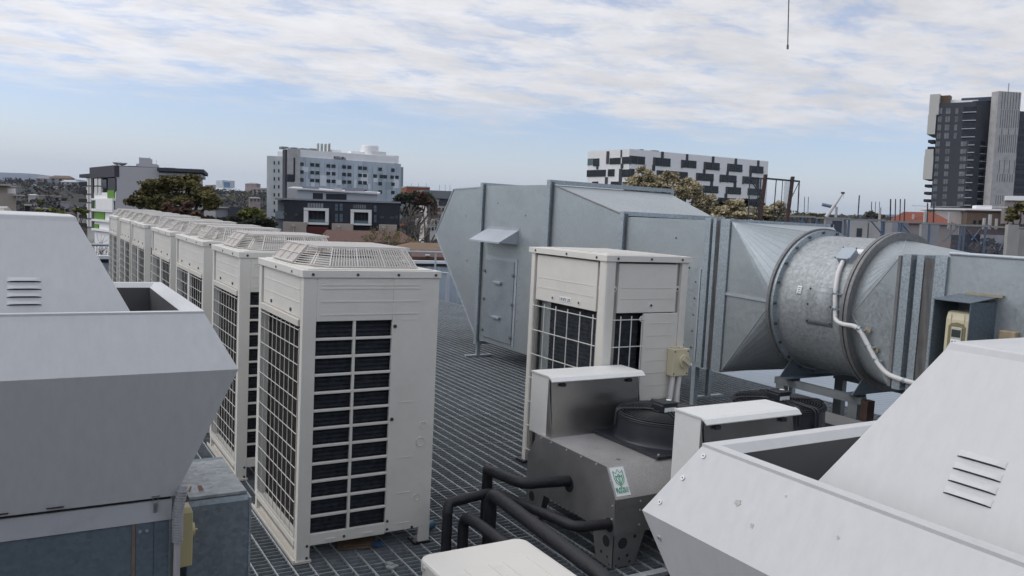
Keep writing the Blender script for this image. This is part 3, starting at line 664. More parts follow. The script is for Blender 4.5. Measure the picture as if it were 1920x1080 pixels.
# ------------------------------------------------------------------ white cowled roof ventilators
def ventilator(label, cx, cy, dz):
    t = thing('roof_ventilator', label, 'ventilator', (cx, cy, 0), 'white cowled roof ventilators')
    a, b, tt, sl, zr, zm, zt = .623, .526, .153, .516, 1.483+dz, 1.666+dz, 1.967+dz
    hb, zb = .455, 1.012+dz
    def sq(h, z): return [(-h,-h,z),(h,-h,z),(h,h,z),(-h,h,z)]
    m = MB()                                          # cowl: four folded sheets with an inner face
    for r0, r1 in (((hb,zb),(a,zr)), ((a,zr),(b,zm))):
        p, q = sq(*r0), sq(*r1)
        for i in range(4): j = (i+1) % 4; m.add([p[i],p[j],q[j],q[i]], [(0,1,2,3)])
    o = m.build('cowl', WHITE, t); sf = o.modifiers.new('sheet', 'SOLIDIFY'); sf.thickness = .004; sf.offset = -1
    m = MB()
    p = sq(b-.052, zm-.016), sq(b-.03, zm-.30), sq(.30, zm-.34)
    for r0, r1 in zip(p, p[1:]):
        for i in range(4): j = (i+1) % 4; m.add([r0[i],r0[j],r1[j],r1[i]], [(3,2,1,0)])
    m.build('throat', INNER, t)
    m = MB()                                          # rim folded inward
    rim = [sq(b+.002, zm-.004), sq(b+.002, zm+.004), sq(b-.030, zm+.004), sq(b-.050, zm-.016)]
    for r0, r1 in zip(rim, rim[1:]):
        for i in range(4): j = (i+1) % 4; m.add([r0[i],r0[j],r1[j],r1[i]], [(0,1,2,3)])
    m.build('rim', WHITE, t, bevel=.0015)
    hz = zm-.34; hh = tt+sl*(zt-hz)
    m = MB(); m.loft([sq(hh, hz), sq(tt, zt)], cap=True); m.build('inner_hood', WHITE, t, bevel=.003)
    m = MB(); c0 = [(x, y, z) for x, y, z in sq(tt+.012, zt-.026)]; c1 = sq(tt+.004, zt-.002)
    m.loft([c0, c1, sq(tt*.45, zt+.005)], cap=True); m.build('cap', WHITE, t, bevel=.002)
    m = MB(); m.loft([sq(tt+.0135, zt-.031), sq(tt+.010, zt-.0265)], cap=True); m.build('cap_shadow_joint', DARKGAP, t)
    # pressed louvres on the near and the left face of the hood
    for face in (0, 1):
        lv = MB(); sl_ = MB()
        for k in range(4):
            d = .208+k*.0245
            z = zt-d; h = tt+sl*d; wv = .050
            nrm = Vector((0,-1,sl)).normalized(); dn = Vector((0,-sl,-1)).normalized(); ctr = Vector((.0,-h,z)); ex = Vector((1,0,0))
            def PT(u, v, w_): 
                q = ctr+ex*u+dn*v+nrm*w_
                return q if face == 0 else Vector((q.y, -q.x, q.z))
            nseg = 10
            top_ = [PT(-wv+2*wv*i/nseg, 0, 0.0005) for i in range(nseg+1)]
            mid_ = [PT(-wv*.97+2*wv*0.97*i/nseg, .0118, .0070*(1-abs(2*i/nseg-1)**6)+.0005) for i in range(nseg+1)]
            low_ = [PT(-wv+2*wv*i/nseg, .0150, .0068*(1-abs(2*i/nseg-1)**6)+.0005) for i in range(nseg+1)]
            lv.smooth = True
            lv.loft([top_, mid_, low_], cap=False, close=False)
            low2 = [PT(-wv*.98+2*wv*0.98*i/nseg, .0174, .0012) for i in range(nseg+1)]
            sl_.loft([low_, low2], cap=False, close=False)
        lo = lv.build('louvre', WHITE, t); kind_ = sl_.build('louvre_slot', INK, lo)
    m = MB(); r0, r1, r2 = sq(hb-.012, zb-.088), sq(hb-.010, zb-.013), sq(hb-.03, zb-.012)
    m.loft([r0, r1, r2], cap=True); m.build('base_band', WHITEW if False else mat('pale_band', (.42,.42,.43), .5, var=.05, scale=4, dirt=(.2,.19,.17), dscale=6, damt=.4), t)
    m = MB(); m.loft([sq(hb-.014, zb-.012), sq(hb-.014, zb+.004)], cap=True); m.build('band_gap', DARKGAP, t)
    m = MB(); m.loft([sq(hb-.018, 0), sq(hb-.018, zb-.086)], cap=True); bs = m.build('curb', GALVD, t)
    m = MB()
    for x0_, x1_ in ((hb-.125, hb-.070), (hb-.066, hb-.022)): m.box(x0_, x1_, -hb+.0155, -hb+.0185, .0, zb-.09)
    m.build('curb_strip', GALVD, bs)
    m = MB(); m.box(hb-.137, hb-.127, -hb+.0145, -hb+.018, 0, zb-.09); m.build('rust_streak', mat('rust_streak', (.17,.12,.09), .8, var=.3, scale=9), bs)
    for x in (hb-.112, hb-.090): MB().cyl((x, -hb+.0155, zb-.118), (0,-1,0), .0055, .004, 12).build('rivet', GALVB, bs)
    for k in range(3): 
        s = MB(); x = -.30+k*.155; s.box(x+.05, x+.10, -hb-.012, -hb-.0025, zb+.0095, zb+.0120); s.build('drain_slot', INK, t)
    # toggle latch
    lt = MB(); lx = hb-.065
    lt.box(lx-.014, lx+.014, -hb-.006, -hb+.006, zb+.004, zb+.010)
    latch = lt.build('latch', mat('chrome', (.6,.6,.62), .2, metal=1.), t)
    w_ = MB(); w_.tube([(lx-.007,-hb-.005,zb+.006),(lx-.007,-hb+.006,zb-.022)], .0016, n=6); w_.tube([(lx+.007,-hb-.005,zb+.006),(lx+.007,-hb+.006,zb-.022)], .0016, n=6); w_.build('wire_loop', MATS['chrome'], latch)
    MB().loft([[(lx+s*.007, -hb+yy, zb-.020+zz) for s, yy, zz in ((-1,.012,0),(1,.012,0),(.75,.012,-.032),(-.75,.012,-.032))], [(lx+s*.007, -hb+yy, zb-.020+zz) for s, yy, zz in ((-1,-.004,0),(1,-.004,0),(.75,.003,-.032),(-.75,.003,-.032))]]).build('lever', MATS['chrome'], latch)
    # rivets along the left corner of the cowl
    for f in (.12, .45, .82):
        for (h0,z0,h1,z1) in ((b,zm,a,zr),(a,zr,hb,zb)):
            h = h0+(h1-h0)*f; z = z0+(z1-z0)*f
            nr = Vector((-(z0-z1), 0, (h1-h0) if z1 > zb+.1 else (h1-h0))).normalized()
            c_ = Vector((-h, h-.028, z)); rv = MB().cyl(c_, nr, .0062, .003, 14).build('rivet', SCREWL, t); MB().cyl(c_+nr*.003, nr, .0022, .0006, 8).build('rivet_hole', SCREW, rv)
    return t
v1 = ventilator('white cowled roof ventilator on a galvanised curb at the left, with a chrome latch', -.001, 3.460, 0)
v2 = ventilator('white cowled roof ventilator nearest the camera at the right, in front of the header box', 1.952, .931, -.154)
STAIN = mat('stain_brown_grey', (.43,.415,.39), .7, var=.3, scale=60)
for u, hgt, r_ in ((.36, .55, .010), (.30, .38, .007), (-.02, .12, .008), (.10, .62, .004), (-.15, .70, .004), (.25, .80, .0035)):
    h_ = .623+(.526-.623)*hgt; z_ = 1.329+(1.512-1.329)*hgt; nr_ = Vector((-.883, 0, .468)); up_ = Vector((.468, 0, .883)); c_ = Vector((-h_, u, z_))+nr_*.0006
    m = MB(); m.poly([c_+Vector((0,1,0))*r_*cos(a)*random.uniform(.5,1.1)+up_*r_*sin(a)*random.uniform(.4,1.2) for a in [k*2*pi/11 for k in range(11)]], nr_*.0004); m.build('stain', STAIN, v2)
# galvanised transition box and yellow isolator beside the left ventilator
t = thing('galvanised_box', 'dull galvanised box with rust marks between the left ventilator and the row of units', 'duct box', (.552, 3.36, 0))
m = MB(); m.loft([[(0,0,z),(.245,0,z),(.245,.55,z),(0,.55,z)] for z in (0,.835)]+[[(.004,.02,.85),(.24,.02,.85),(.24,.55,.86),(.004,.55,.86)]]); m.build('box_body', GALVX, t)
m = MB(); m.box(.238, .247, -.003, .55, 0, .845); m.build('seam', GALVF, t)
m = MB(); m.box(.01, .235, .03, .5, .853, .864); m.build('lid', GALVB, t)
m = MB()
m.poly([(.060,.10,0),(.078,.10,0),(.080,.16,0),(.064,.165,0)], (0,0,.0005)); m.poly([(.020,.11,0),(.026,.10,0),(.042,.16,0),(.036,.165,0)], (0,0,.0005))
m.build('rust_mark', mat('rust_mark', (.22,.12,.07), .8, var=.3, scale=30), t, local=Matrix.Translation((0,0,.865)))
t = thing('isolator_switch', 'yellowed plastic isolator switch beside the left ventilator curb', 'switch', (.50, 3.27, .63))
m = MB(); m.loft([[(.0,0,z0),(.058,0,z0+.004),(.058,.07,z0+.004),(0,.07,z0)] for z0 in (.0,)]+[[(0,0,.215),(.058,0,.215),(.058,.07,.215),(0,.07,.215)]]+[[(.004,.01,.235),(.05,.01,.235),(.05,.07,.235),(.004,.07,.235)]]); m.build('case', YELL, t, bevel=.003)
MB().cyl((.058,.03,.135), (1,0,0), .028, .010, 18).build('dial', YELL, t)
MB().cyl((.068,.03,.135), (1,0,0), .005, .012, 8).build('knob', YELL, t)
m = MB(); z = 1.03; 
P = [(.475,2.99,1.05),(.462,2.985,.98),(.458,2.985,.85)]
m.tube(P, .0145, n=12, bend=.03)
for k in range(20): z = 1.035-k*.0094; x = .472-.013*min(1,(k/8)); m.tube([(x+.0,2.986,z),(x-.0005,2.986,z-.0042)], .0188, n=12)
tag(m.build('flexible_conduit', CORRGREY), 'grey corrugated conduit running down the right corner of the left ventilator', 'conduit')
o = MB().tube([(.458,2.985,.85),(.452,2.985,.3),(.452,2.985,0)], .0115, n=12).build('conduit', mat('conduit_mauve', (.36,.34,.35), .5, var=.05)); tag(o, 'plain grey conduit below the corrugated one at the left ventilator corner', 'conduit')
# ------------------------------------------------------------------ long exhaust duct with its axial fan
t = thing('exhaust_duct', 'long galvanised exhaust duct with a sloped mouth, access door, fan drum and cones', 'duct', (5.6, 8, 0))
LT = Matrix.Translation((-5.6, -8, 0))
XF = 5.6
def part(mb, name, m, parent=t, **k): return mb.build(name, m, parent, local=LT, **k)
m = MB(); m.poly([(XF+.004,10.37,2.425),(XF+.004,11.33,2.395),(XF+.004,11.92,1.70),(XF+.004,10.38,.23)], (1.88,0,0)); fixn(part(m, 'discharge_mouth', GALV))
m = MB(); m.poly([(XF-.004,10.37,2.43),(XF-.004,11.35,2.40),(XF-.004,11.335,2.385),(XF-.004,10.37,2.415)], (.02,0,0))
m.poly([(XF-.004,11.35,2.40),(XF-.004,11.95,1.695),(XF-.004,11.925,1.695),(XF-.004,11.33,2.39)], (.02,0,0))
m.poly([(XF-.004,11.95,1.695),(XF-.004,10.38,.21),(XF-.004,10.38,.235),(XF-.004,11.92,1.70)], (.02,0,0)); fixn(part(m, 'mouth_edge', GALVT))
m = MB(); m.box(XF, XF+1.89, 8.62, 10.37, .25, 2.44); part(m, 'plenum', GALV)
# transition, with a cross broken top
a = [(XF,8.62,.28),(XF+1.89,8.62,.28),(XF+1.89,8.62,2.44),(XF,8.62,2.44)]; b = [(XF,7.14,.68),(XF+1.4,7.14,.68),(XF+1.4,7.14,2.10),(XF,7.14,2.10)]
m = MB(); ctr = (XF+.85, 7.85, 2.275+.018)
m.add(a+b+[ctr], [(0,4,7,3),(1,2,6,5),(0,1,5,4),(3,7,8),(7,6,8),(6,2,8),(2,3,8)]); part(m, 'transition', [GALV])
m = MB(); m.tube([(XF,8.60,2.445),(XF,7.16,2.107)], .010, n=6); part(m, 'seam', GALVR)
m = MB(); m.box(XF, XF+1.4, 5.90, 7.14, .70, 2.09); part(m, 'straight_section', GALV)
def flange(y, x0, x1, z0, z1, w=.035, d=.04, name='flange', mm=GALVF):
    m = MB(); m.box(x0-d, x0, y-w, y+w, z0-d, z1+d); m.box(x1, x1+d, y-w, y+w, z0-d, z1+d); m.box(x0, x1, y-w, y+w, z1, z1+d); m.box(x0, x1, y-w, y+w, z0-d, z0)
    o = part(m, name, mm)
    k = MB(); k.box(x0-d*.55, x0+.01, y-w-.011, y-w+.002, z0-d*.5, z1+d*.5); part(k, 'flange_gasket', mat('gasket_dark', (.10,.115,.125), .6, var=.2), o)
    return o
flange(10.37, XF, XF+1.89, .22, 2.44); flange(8.62, XF, XF+1.89, .26, 2.45, .04, .05); flange(7.14, XF, XF+1.4, .66, 2.10, .035, .045)
def flex(y0, y1, x0, x1, z0, z1, canvas, strips):
    m = MB(); m.box(x0+.02, x1-.02, y1, y0, z0+.02, z1-.02); part(m, 'inner_sleeve', mat('gasket_dark', (.10,.115,.125), .6))
    for ya, yb, pr in strips:
        m = MB(); m.box(x0-pr, x0+.03, yb, ya, z0-.02, z1+.02); m.box(x0+.03, x1, yb, ya, z1-.01, z1+.02); m.box(x1-.03, x1+pr, yb, ya, z0-.02, z1+.02); m.box(x0+.03, x1, yb, ya, z0-.02, z0+.01); part(m, 'connector_frame', GALVF)
    ya, yb = canvas; N = 40; m = MB(); m.smooth = True
    rows = []
    for i in range(N+1):
        z = z0+(z1-z0)*i/N
        rows.append([(x0-.004+.03*sin(pi*j/8)*(.75+.35*sin(9*z+1.4*j)+.18*sin(31*z+2*j)), ya+(yb-ya)*j/8, z) for j in range(9)])
    m.loft(rows, cap=False, close=False); part(m, 'canvas', FLEX)
flex(5.90, 5.56, XF, XF+1.4, .70, 2.09, (5.735, 5.68), ((5.875,5.80,.03),(5.775,5.735,.02),(5.68,5.565,.018)))
CX, CZ, RD = 6.24, 1.40, .60
def cone(y0, x0, x1, z0, z1, y1, r, name, mm):
    sq = [(x0,y0,z0),(x1,y0,z0),(x1,y0,z1),(x0,y0,z1)]; n = 12
    def C(a): return (CX+r*cos(a), y1, CZ+r*sin(a))
    ang = [1.25*pi, 1.75*pi, .25*pi+2*pi, .75*pi+2*pi]; vs = list(sq); fs = []
    V = []
    for i in range(4):
        a0 = ang[i]-pi/4; base = len(vs)
        for k in range(n+1): vs.append(C(a0+pi/2*k/n))
        for k in range(n): fs.append((i, base+k, base+k+1))
        V.append(base)
    for i in range(4): fs.append((i, V[i]+n, (i+1) % 4))
    m = MB(); m.add(vs, fs); o = fixn(part(m, name, mm))
    w = MB()
    for i in (3, 0):
        for k in (0, n): w.wire(vs[i], vs[V[i]+k], .0045)
        if i == 3:
            for k in range(1, n): w.wire(Vector(vs[i]).lerp(Vector(vs[V[i]+k]), .10), vs[V[i]+k], .0016)
    part(w, 'fold_line', GALVT, o)
    return o
c1 = cone(5.56, XF, XF+1.4, .695, 2.085, 5.05, .615, 'square_to_round', GALV)
m = MB(); m.poly([(XF-.003,5.56,1.43),(XF-.003+.02,5.06,1.41),(XF+.017,5.06,1.39),(XF-.003,5.56,1.405)], (-.012,0,.004)); part(m, 'seam', GALVT, c1)
def ring(y, w, r0, r1, name, mm, parent=t, n=72):
    m = MB(); m.smooth = True
    P = lambda r, yy: [(CX+r*cos(2*pi*k/n), yy, CZ+r*sin(2*pi*k/n)) for k in range(n)]
    rs = [P(r0,y), P(r1,y), P(r1,y+w), P(r0,y+w)]
    for q0, q1 in zip(rs, rs[1:]): m.loft([q0, q1], cap=False); 
    return fixn(part(m, name, mm, parent))
m = MB(); m.smooth = True; n = 72
m.loft([[(CX+RD*cos(2*pi*k/n), y, CZ+RD*sin(2*pi*k/n)) for k in range(n)] for y in (5.05, 4.75, 4.5, 4.22)], cap=False); drum = part(m, 'fan_drum', GALVB)
for y, mm in ((5.035, GALVR), (5.0, GALVF), (4.275, GALVR), (4.235, GALVR)):
    rg = ring(y, .028, RD-.01, .665 if mm is GALVR else .648, 'ring_flange', mm)
    if y in (5.0, 4.275):
        for k in range(14):
            a = pi*.35+k*pi*1.3/14; yy = y-.002 if y == 5.0 else y+.03
            MB().cyl((CX+.63*cos(a), y-.001, CZ+.63*sin(a)), (0,-1,0), .013, .014, 8).build('bolt', SCREW if y == 5.0 else RUST, rg, local=LT)
c2 = cone(3.83, XF, XF+1.28, .909, 1.889, 4.235, .60, 'square_to_round', GALV)
flange(3.83, XF, XF+1.28, .92, 1.88, .012, .010, mm=GALVR)
flex(3.81, 3.46, XF, XF+1.28, .92, 1.885, (3.63, 3.545), ((3.79,3.725,.03),(3.69,3.635,.012),(3.545,3.455,.02)))
m = MB(); m.box(XF, XF+1.28, .6, 3.455, .92, 1.925); part(m, 'straight_section', GALV)
m = MB(); m.tube([(XF,3.45,1.93),(XF,.6,1.93)], .014, n=8); part(m, 'seam', GALVT)
def on_drum(z, y, off=.0): return (CX-math.sqrt(max(0,(RD+off)**2-(z-CZ)**2)), y, z)
def plate_on_drum(z0, z1, y0, y1, off, name, mm, parent):
    m = MB(); m.smooth = True; k = 8
    A = [on_drum(z0+(z1-z0)*i/k, y0, off) for i in range(k+1)]; C_ = [on_drum(z0+(z1-z0)*i/k, y1, off) for i in range(k+1)]
    m.loft([A, C_], cap=False, close=False); o = part(m, name, mm, parent); s = o.modifiers.new('s', 'SOLIDIFY'); s.thickness = .004; return o
h = plate_on_drum(1.27, 1.58, 4.68, 4.42, .004, 'inspection_cover', GALVB, t)
w = MB()
for y in (4.68, 4.42): w.tube([on_drum(1.27+.31*i/8, y, .005) for i in range(9)], .002, n=4)
for z in (1.27, 1.58): w.wire(on_drum(z, 4.68, .005), on_drum(z, 4.42, .005), .003)
part(w, 'cover_edge', GALVR, h)
for z in (1.29, 1.43, 1.56):
    for y in (4.665, 4.435): MB().cyl(on_drum(z, y, .003), (-1,0,0), .009, .008, 8).build('bolt', SCREW, h, local=LT)
lb = plate_on_drum(1.50, 1.57, 4.80, 4.755, .002, 'rating_label', LABEL, t)
k = MB()
for z in (1.555, 1.54, 1.525, 1.51): k.box(on_drum(z,0,.0065)[0]-.001, on_drum(z,0,.0065)[0]+.001, 4.765+.01*((z*1000) % 3)/3, 4.79, z-.0025, z+.0025)
part(k, 'label_print', INK, lb)
lb = plate_on_drum(1.865, 1.905, 4.44, 4.34, .002, 'rating_label', LABEL, t)
# terminal box, conduit and clips
nrm = Vector((-.69,0,.724)); tv = Vector((.724,0,.69)); yv = Vector((0,1,0)); ce = Vector(on_drum(1.835, 4.455, .0))
def obox(mb, c, u, v, n_, hu, hv, h0, h1):
    c = Vector(c); return mb.hexa([c+u*a*hu+v*b_*hv+n_*h0 for a, b_ in ((-1,-1),(1,-1),(1,1),(-1,1))]+[c+u*a*hu+v*b_*hv+n_*h1 for a, b_ in ((-1,-1),(1,-1),(1,1),(-1,1))])
BOXG = mat('terminal_box_paint', (.34,.38,.42), .4, var=.06)
tb = fixn(part(obox(MB(), ce, yv, tv, nrm, .062, .060, -.03, .04), 'terminal_box', BOXG, t, bevel=.006))
fixn(part(obox(MB(), ce, yv, tv, nrm, .068, .066, .040, .052), 'box_lid', BOXG, tb, bevel=.006))
for a, b_ in ((-1,-1),(1,-1),(1,1),(-1,1)): MB().cyl(ce+yv*.064*a+tv*.062*b_+nrm*.052, nrm, .007, .003, 8).build('screw', SCREW, tb, local=LT)
path = [ce-tv*.066+nrm*.02, on_drum(1.72,4.44,.03), on_drum(1.60,4.41,.03), on_drum(1.50,4.39,.025), on_drum(1.38,4.37,.025), (5.60,4.35,1.335), (5.575,4.27,1.315), (5.555,4.14,1.32), (5.565,4.09,1.29), (5.575,3.93,1.07), (5.572,3.85,1.005), (5.565,3.76,.985), (5.56,3.40,.965)]
part(MB().tube(path, .0185, n=12, bend=.05), 'conduit', CONDUIT)
for p in (on_drum(1.55,4.40,.03), on_drum(1.43,4.38,.03), (5.560,4.105,1.305), (5.57,4.02,1.185), (5.572,3.95,1.095), (5.562,3.69,.98)):
    m = MB(); m.tube([(p[0]+.005,p[1]-.012,p[2]-.004),(p[0],p[1]+.012,p[2]+.004)], .0225, n=12); m.box(p[0]-.004, p[0]+.02, p[1]-.06, p[1]+.005, p[2]-.012, p[2]-.004); part(m, 'conduit_clip', GALVF)
for z, y in ((1.30,4.05),(1.16,3.97)):
    m = MB(); m.cyl((XF-.006,y,z), (-1,0,0), .028, .0012, 14); part(m, 'sealant_smear', mat('sealant_tan', (.30,.26,.19), .8, var=.2, scale=30))
# rain hood and access door
m = MB(); m.poly([(XF,9.37,1.84),(XF,10.22,1.84),(XF-.28,10.22,1.68),(XF-.28,9.37,1.68)], (0,0,.006)); m.poly([(XF,9.37,1.84),(XF-.28,9.37,1.68),(XF,9.37,1.66)], (0,.005,0)); m.poly([(XF,10.215,1.84),(XF-.28,10.215,1.68),(XF,10.215,1.66)], (0,.005,0))
m.box(XF-.285, XF-.278, 9.37, 10.22, 1.665, 1.684)
rh = fixn(part(m, 'rain_hood', GALVT)); m = MB(); m.box(XF-.006, XF, 9.34, 10.2, 1.842, 1.875); part(m, 'hood_flashing', GALVT, rh)
d = part(MB().box(XF-.022, XF-.002, 9.40, 10.20, .32, 1.42), 'access_door', galv('door_sheet', (.30,.335,.36), .6, .45, 60, .10, 2.2, .16), t, bevel=.006)
m = MB(); m.box(XF-.010, XF, 9.345, 9.395, .30, 1.47); m.box(XF-.010, XF, 9.395, 10.21, 1.425, 1.47); part(m, 'door_frame', GALVT, d)
for z in (.42, .86, 1.25): 
    for y in (9.41, 10.19): MB().cyl((XF-.022,y,z), (-1,0,0), .022, .02, 8).build('latch', GALVR, d, local=LT)
for z in (.62, 1.10): part(MB().box(XF-.06, XF-.02, 9.70, 9.90, z, z+.035), 'handle', GALVF, d, bevel=.006)
for k in range(9): MB().cyl((XF-.001, 9.30, .45+k*.11), (-1,0,0), .011, .005, 8).build('rivet', GALVT, d, local=LT)
for y, z in ((9.95,2.2),(9.2,2.05),(10.9,2.0),(10.8,1.35),(6.2,1.62),(6.08,1.62),(6.3,1.9)): MB().cyl((XF-.001 if y < 10.4 else XF+.003, y, z), (-1,0,0), .010, .003, 8).build('screw', SCREW, t, local=LT)
m = MB(); m.box(XF-.012, XF, 5.905, 5.925, .72, 1.62); part(m, 'angle_strip', GALVT)
for k in range(5): MB().cyl((XF-.002, 5.98, .85+k*.16), (-1,0,0), .008, .004, 8).build('screw', SCREW, t, local=LT)
# frequency drive in its open fronted shelter
DX, DY0, DY1, DZ0, DZ1 = 5.30, 3.10, 3.345, 1.06, 1.625
m = MB(); m.poly([(DX-.01,DY0-.012,DZ1-.004),(XF,DY0-.012,DZ1+.03),(XF,DY1+.012,DZ1+.03),(DX-.01,DY1+.012,DZ1-.004)], (0,0,.005)); m.box(DX, XF, DY0-.006, DY0, DZ0, DZ1); m.box(DX, XF, DY1, DY1+.006, DZ0, DZ1); m.box(XF-.02, XF-.012, DY0, DY1, DZ0, DZ1)
sh = fixn(part(m, 'drive_shelter', GALVD))
m = MB(); m.box(XF-.022, XF-.002, DY0-.05, DY1-.04, DZ1+.033, DZ1+.05); part(m, 'sealant', mat('sealant_tan', (.30,.26,.19), .8), sh)
dr = MB(); q = lambda z, x: [(x,DY0+.008,z),(XF-.03,DY0+.008,z),(XF-.03,DY0+.175,z),(x,DY0+.175,z)]
dr.loft([q(1.08,5.335), q(1.50,5.335), q(1.545,5.35), q(1.555,5.38)]); dv = part(dr, 'drive', BEIGEP, t, bevel=.006)
dy = DY0+.092
m = MB(); pr = [(dy+.058,1.24),(dy+.058,1.455),(dy+.04,1.475),(dy,1.483),(dy-.04,1.475),(dy-.058,1.455),(dy-.058,1.24),(dy-.035,1.215),(dy+.035,1.215)]
m.poly([(5.330,a_,b_) for a_, b_ in pr], (.008,0,0)); fixn(part(m, 'keypad_recess', mat('recess_olive', (.20,.17,.09), .5), dv))
part(MB().box(5.322, 5.332, dy-.040, dy+.034, 1.26, 1.452), 'keypad', mat('keypad_grey', (.46,.46,.40), .4), dv, bevel=.004)
part(MB().box(5.3205, 5.3225, dy-.034, dy+.028, 1.385, 1.435), 'display', mat('lcd_dark', (.04,.05,.045), .2), dv)
part(MB().box(5.3205, 5.3225, dy-.036, dy+.030, 1.275, 1.37), 'button_panel', LABEL, dv)
for a_, b_ in ((.016,1.352),(-.004,1.355),(-.024,1.352),(.016,1.32),(-.004,1.325),(-.024,1.32),(.014,1.292),(-.022,1.292)):
    MB().cyl((5.3205, dy+a_, b_), (-1,0,0), .0065, .003, 10).build('button', mat('button_grey', (.25,.22,.2), .5), dv, local=LT)
m = MB()
for y in (dy+.045, dy-.045): m.box(5.3335, 5.336, y-.001, y+.001, 1.47, 1.54)
m.box(5.3335, 5.336, dy-.06, dy+.06, 1.10, 1.103); part(m, 'case_groove', mat('recess_olive', (.20,.17,.09), .5), dv)
part(MB().box(XF-.05, XF, 2.93, 3.04, 1.36, 1.45), 'junction_box', mat('tan_box', (.36,.28,.18), .6, var=.2, scale=20), t, bevel=.008)
# legs
for x, y, z1 in ((XF+.0,10.34,.22),(XF+.03,5.93,.72),(XF+1.40,7.14,.68),(XF+1.85,10.3,.22),(XF+1.85,8.6,.26),(7.05,5.95,.70)):
    m = MB(); m.box(x-.025, x+.025, y-.025, y+.025, .01, z1); m.box(x-.20, x+.22, y-.03, y+.03, .004, .03); part(m, 'leg', GALVF)
m = MB(); m.poly([(CX-.50,4.99,.742),(CX+.50,4.99,.742),(CX+.36,4.99,.90)]+[(CX+.62*cos(a), 4.99, CZ+.62*sin(a)) for a in [-1.05-k*(pi-2.1)/8 for k in range(9)]]+[(CX-.36,4.99,.90)], (0,.006,0)); m.box(CX-.5, CX+.5, 4.90, 4.996, .736, .742); fixn(part(m, 'cradle', GALVD))
m = MB(); m.poly([(CX-.50,4.24,.742),(CX+.50,4.24,.742),(CX+.36,4.24,.90)]+[(CX+.62*cos(a), 4.24, CZ+.62*sin(a)) for a in [-1.05-k*(pi-2.1)/8 for k in range(9)]]+[(CX-.36,4.24,.90)], (0,.006,0)); m.box(CX-.5, CX+.5, 4.24, 4.33, .736, .742); fixn(part(m, 'cradle', GALVD))
t2 = thing('fan_stand', 'worn grey steel stand carrying the drum of the duct fan', 'stand', (CX, 4.65, 0))
for x in (5.86, 6.66):
    m = MB(); m.box(x-.035, x+.035, 4.22, 5.12, .655, .715); m.build('beam', STEELG, t2, local=Matrix.Translation((-CX,-4.65,0)))
    for y in (4.30, 5.06):
        m = MB(); m.box(x-.03, x+.03, y-.045, y+.045, -.02, .655); m.build('leg', STEELG, t2, local=Matrix.Translation((-CX,-4.65,0)))
    m = MB(); m.box(x-.045, x+.045, 4.15, 4.215, .1, .70); m.build('end_plate', RUST if x < 6 else STEELG, t2, local=Matrix.Translation((-CX,-4.65,0)))
    for y in (4.28, 4.95): m = MB(); m.box(x-.04, x+.04, y-.05, y+.05, .716, .735); m.build('isolation_pad', BLACK, t2, local=Matrix.Translation((-CX,-4.65,0)))
# cable hanging into the picture from above
p0, p1 = Vector((6.36,5.747,3.794)), Vector((6.37,5.787,4.246)); dd = (p1-p0).normalized()
m = MB(); m.tube([p0, p0+dd*3.2], .0058, n=8); m.cyl(p0-dd*.02, dd, .0105, .04, 10)
tag(m.build('hanging_cable', mat('cable_grey', (.10,.10,.11), .5, var=.1)), 'thin dark cable with a small weight hanging into the sky from above', 'cable')
# ------------------------------------------------------------------ far scene (gravity frame, tilted about one degree to the deck)
GZ = -9.0
def ray(px, py):
    return FF + FR*((px-960)/F_PX) - FU*((py-540)/F_PX)
def at(px, py, d): return CAM_POS + ray(px, py)*d              # point at forward distance d
def hz(px): return 403.2 + (px-960)*.030
def ground_at(px, d):
    p = at(px, hz(px), d); return Vector((p.x, p.y, GZ))
class Fac:
    """vertical facade through the column px at forward distance d, turned by yaw degrees (right end farther for yaw > 0)"""
    def __init__(s, px, d, yaw, p0=None):
        s.p0 = ground_at(px, d) if p0 is None else p0; a = R(yaw)
        s.t = RH*cos(a)+FH*sin(a); s.n = -RH*sin(a)+FH*cos(a)
    def uz(s, px, py):
        d = ray(px, py); k = (s.p0-CAM_POS).dot(s.n)/d.dot(s.n); q = CAM_POS+d*k
        return (q-s.p0).dot(s.t), q.z
    def pt(s, u, v, z): return s.p0+s.t*u+s.n*v+Vector((0,0,z-s.p0.z))
    def box(s, mb, u0, u1, v0, v1, z0, z1):
        return mb.hexa([s.pt(u0,v0,z0), s.pt(u1,v0,z0), s.pt(u1,v1,z0), s.pt(u0,v1,z0), s.pt(u0,v0,z1), s.pt(u1,v0,z1), s.pt(u1,v1,z1), s.pt(u0,v1,z1)])
    def rect(s, mb, a, b, c, d, v0, v1):
        u0, u1, z0, z1 = s.prect(a, b, c, d); return s.box(mb, u0, u1, v0, v1, z0, z1)
    def prect(s, px0, py0, px1, py1):
        my = (py0+py1)/2; mx = (px0+px1)/2; return s.uz(px0, my)[0], s.uz(px1, my)[0], s.uz(mx, py1)[1], s.uz(mx, py0)[1]
def far_thing(name, label, cat, p, group=None, rz=0):
    t = thing(name, label, cat, group=group)
    t.matrix_world = TILT @ Matrix.Translation(p) @ Matrix.Rotation(rz, 4, 'Z')
    t['_inv'] = 0
    t.pop('_inv')
    return t
def fbuild(mb, name, m, parent, p, rz=0, **k):
    o = mb.build(name, m, parent, local=(Matrix.Translation(p) @ Matrix.Rotation(rz, 4, 'Z')).inverted(), **k)
    return o
class Bld:
    def __init__(s, name, label, cat, fac, group=None):
        s.p = fac.p0.copy(); s.rz = math.atan2(fac.t.y, fac.t.x); s.t = far_thing(name, label, cat, s.p, group, s.rz)
    def part(s, mb, name, m, parent=None, **k): return fixn(fbuild(mb, name, m, parent or s.t, s.p, s.rz, **k))
def pm(name, col, rough=.7, **k): k.setdefault('spec', .25); return mat(name, col, rough, **k)
GLASS = pm('window_glass', (.013,.016,.022), .15, var=.6, scale=.3, spec=.3)
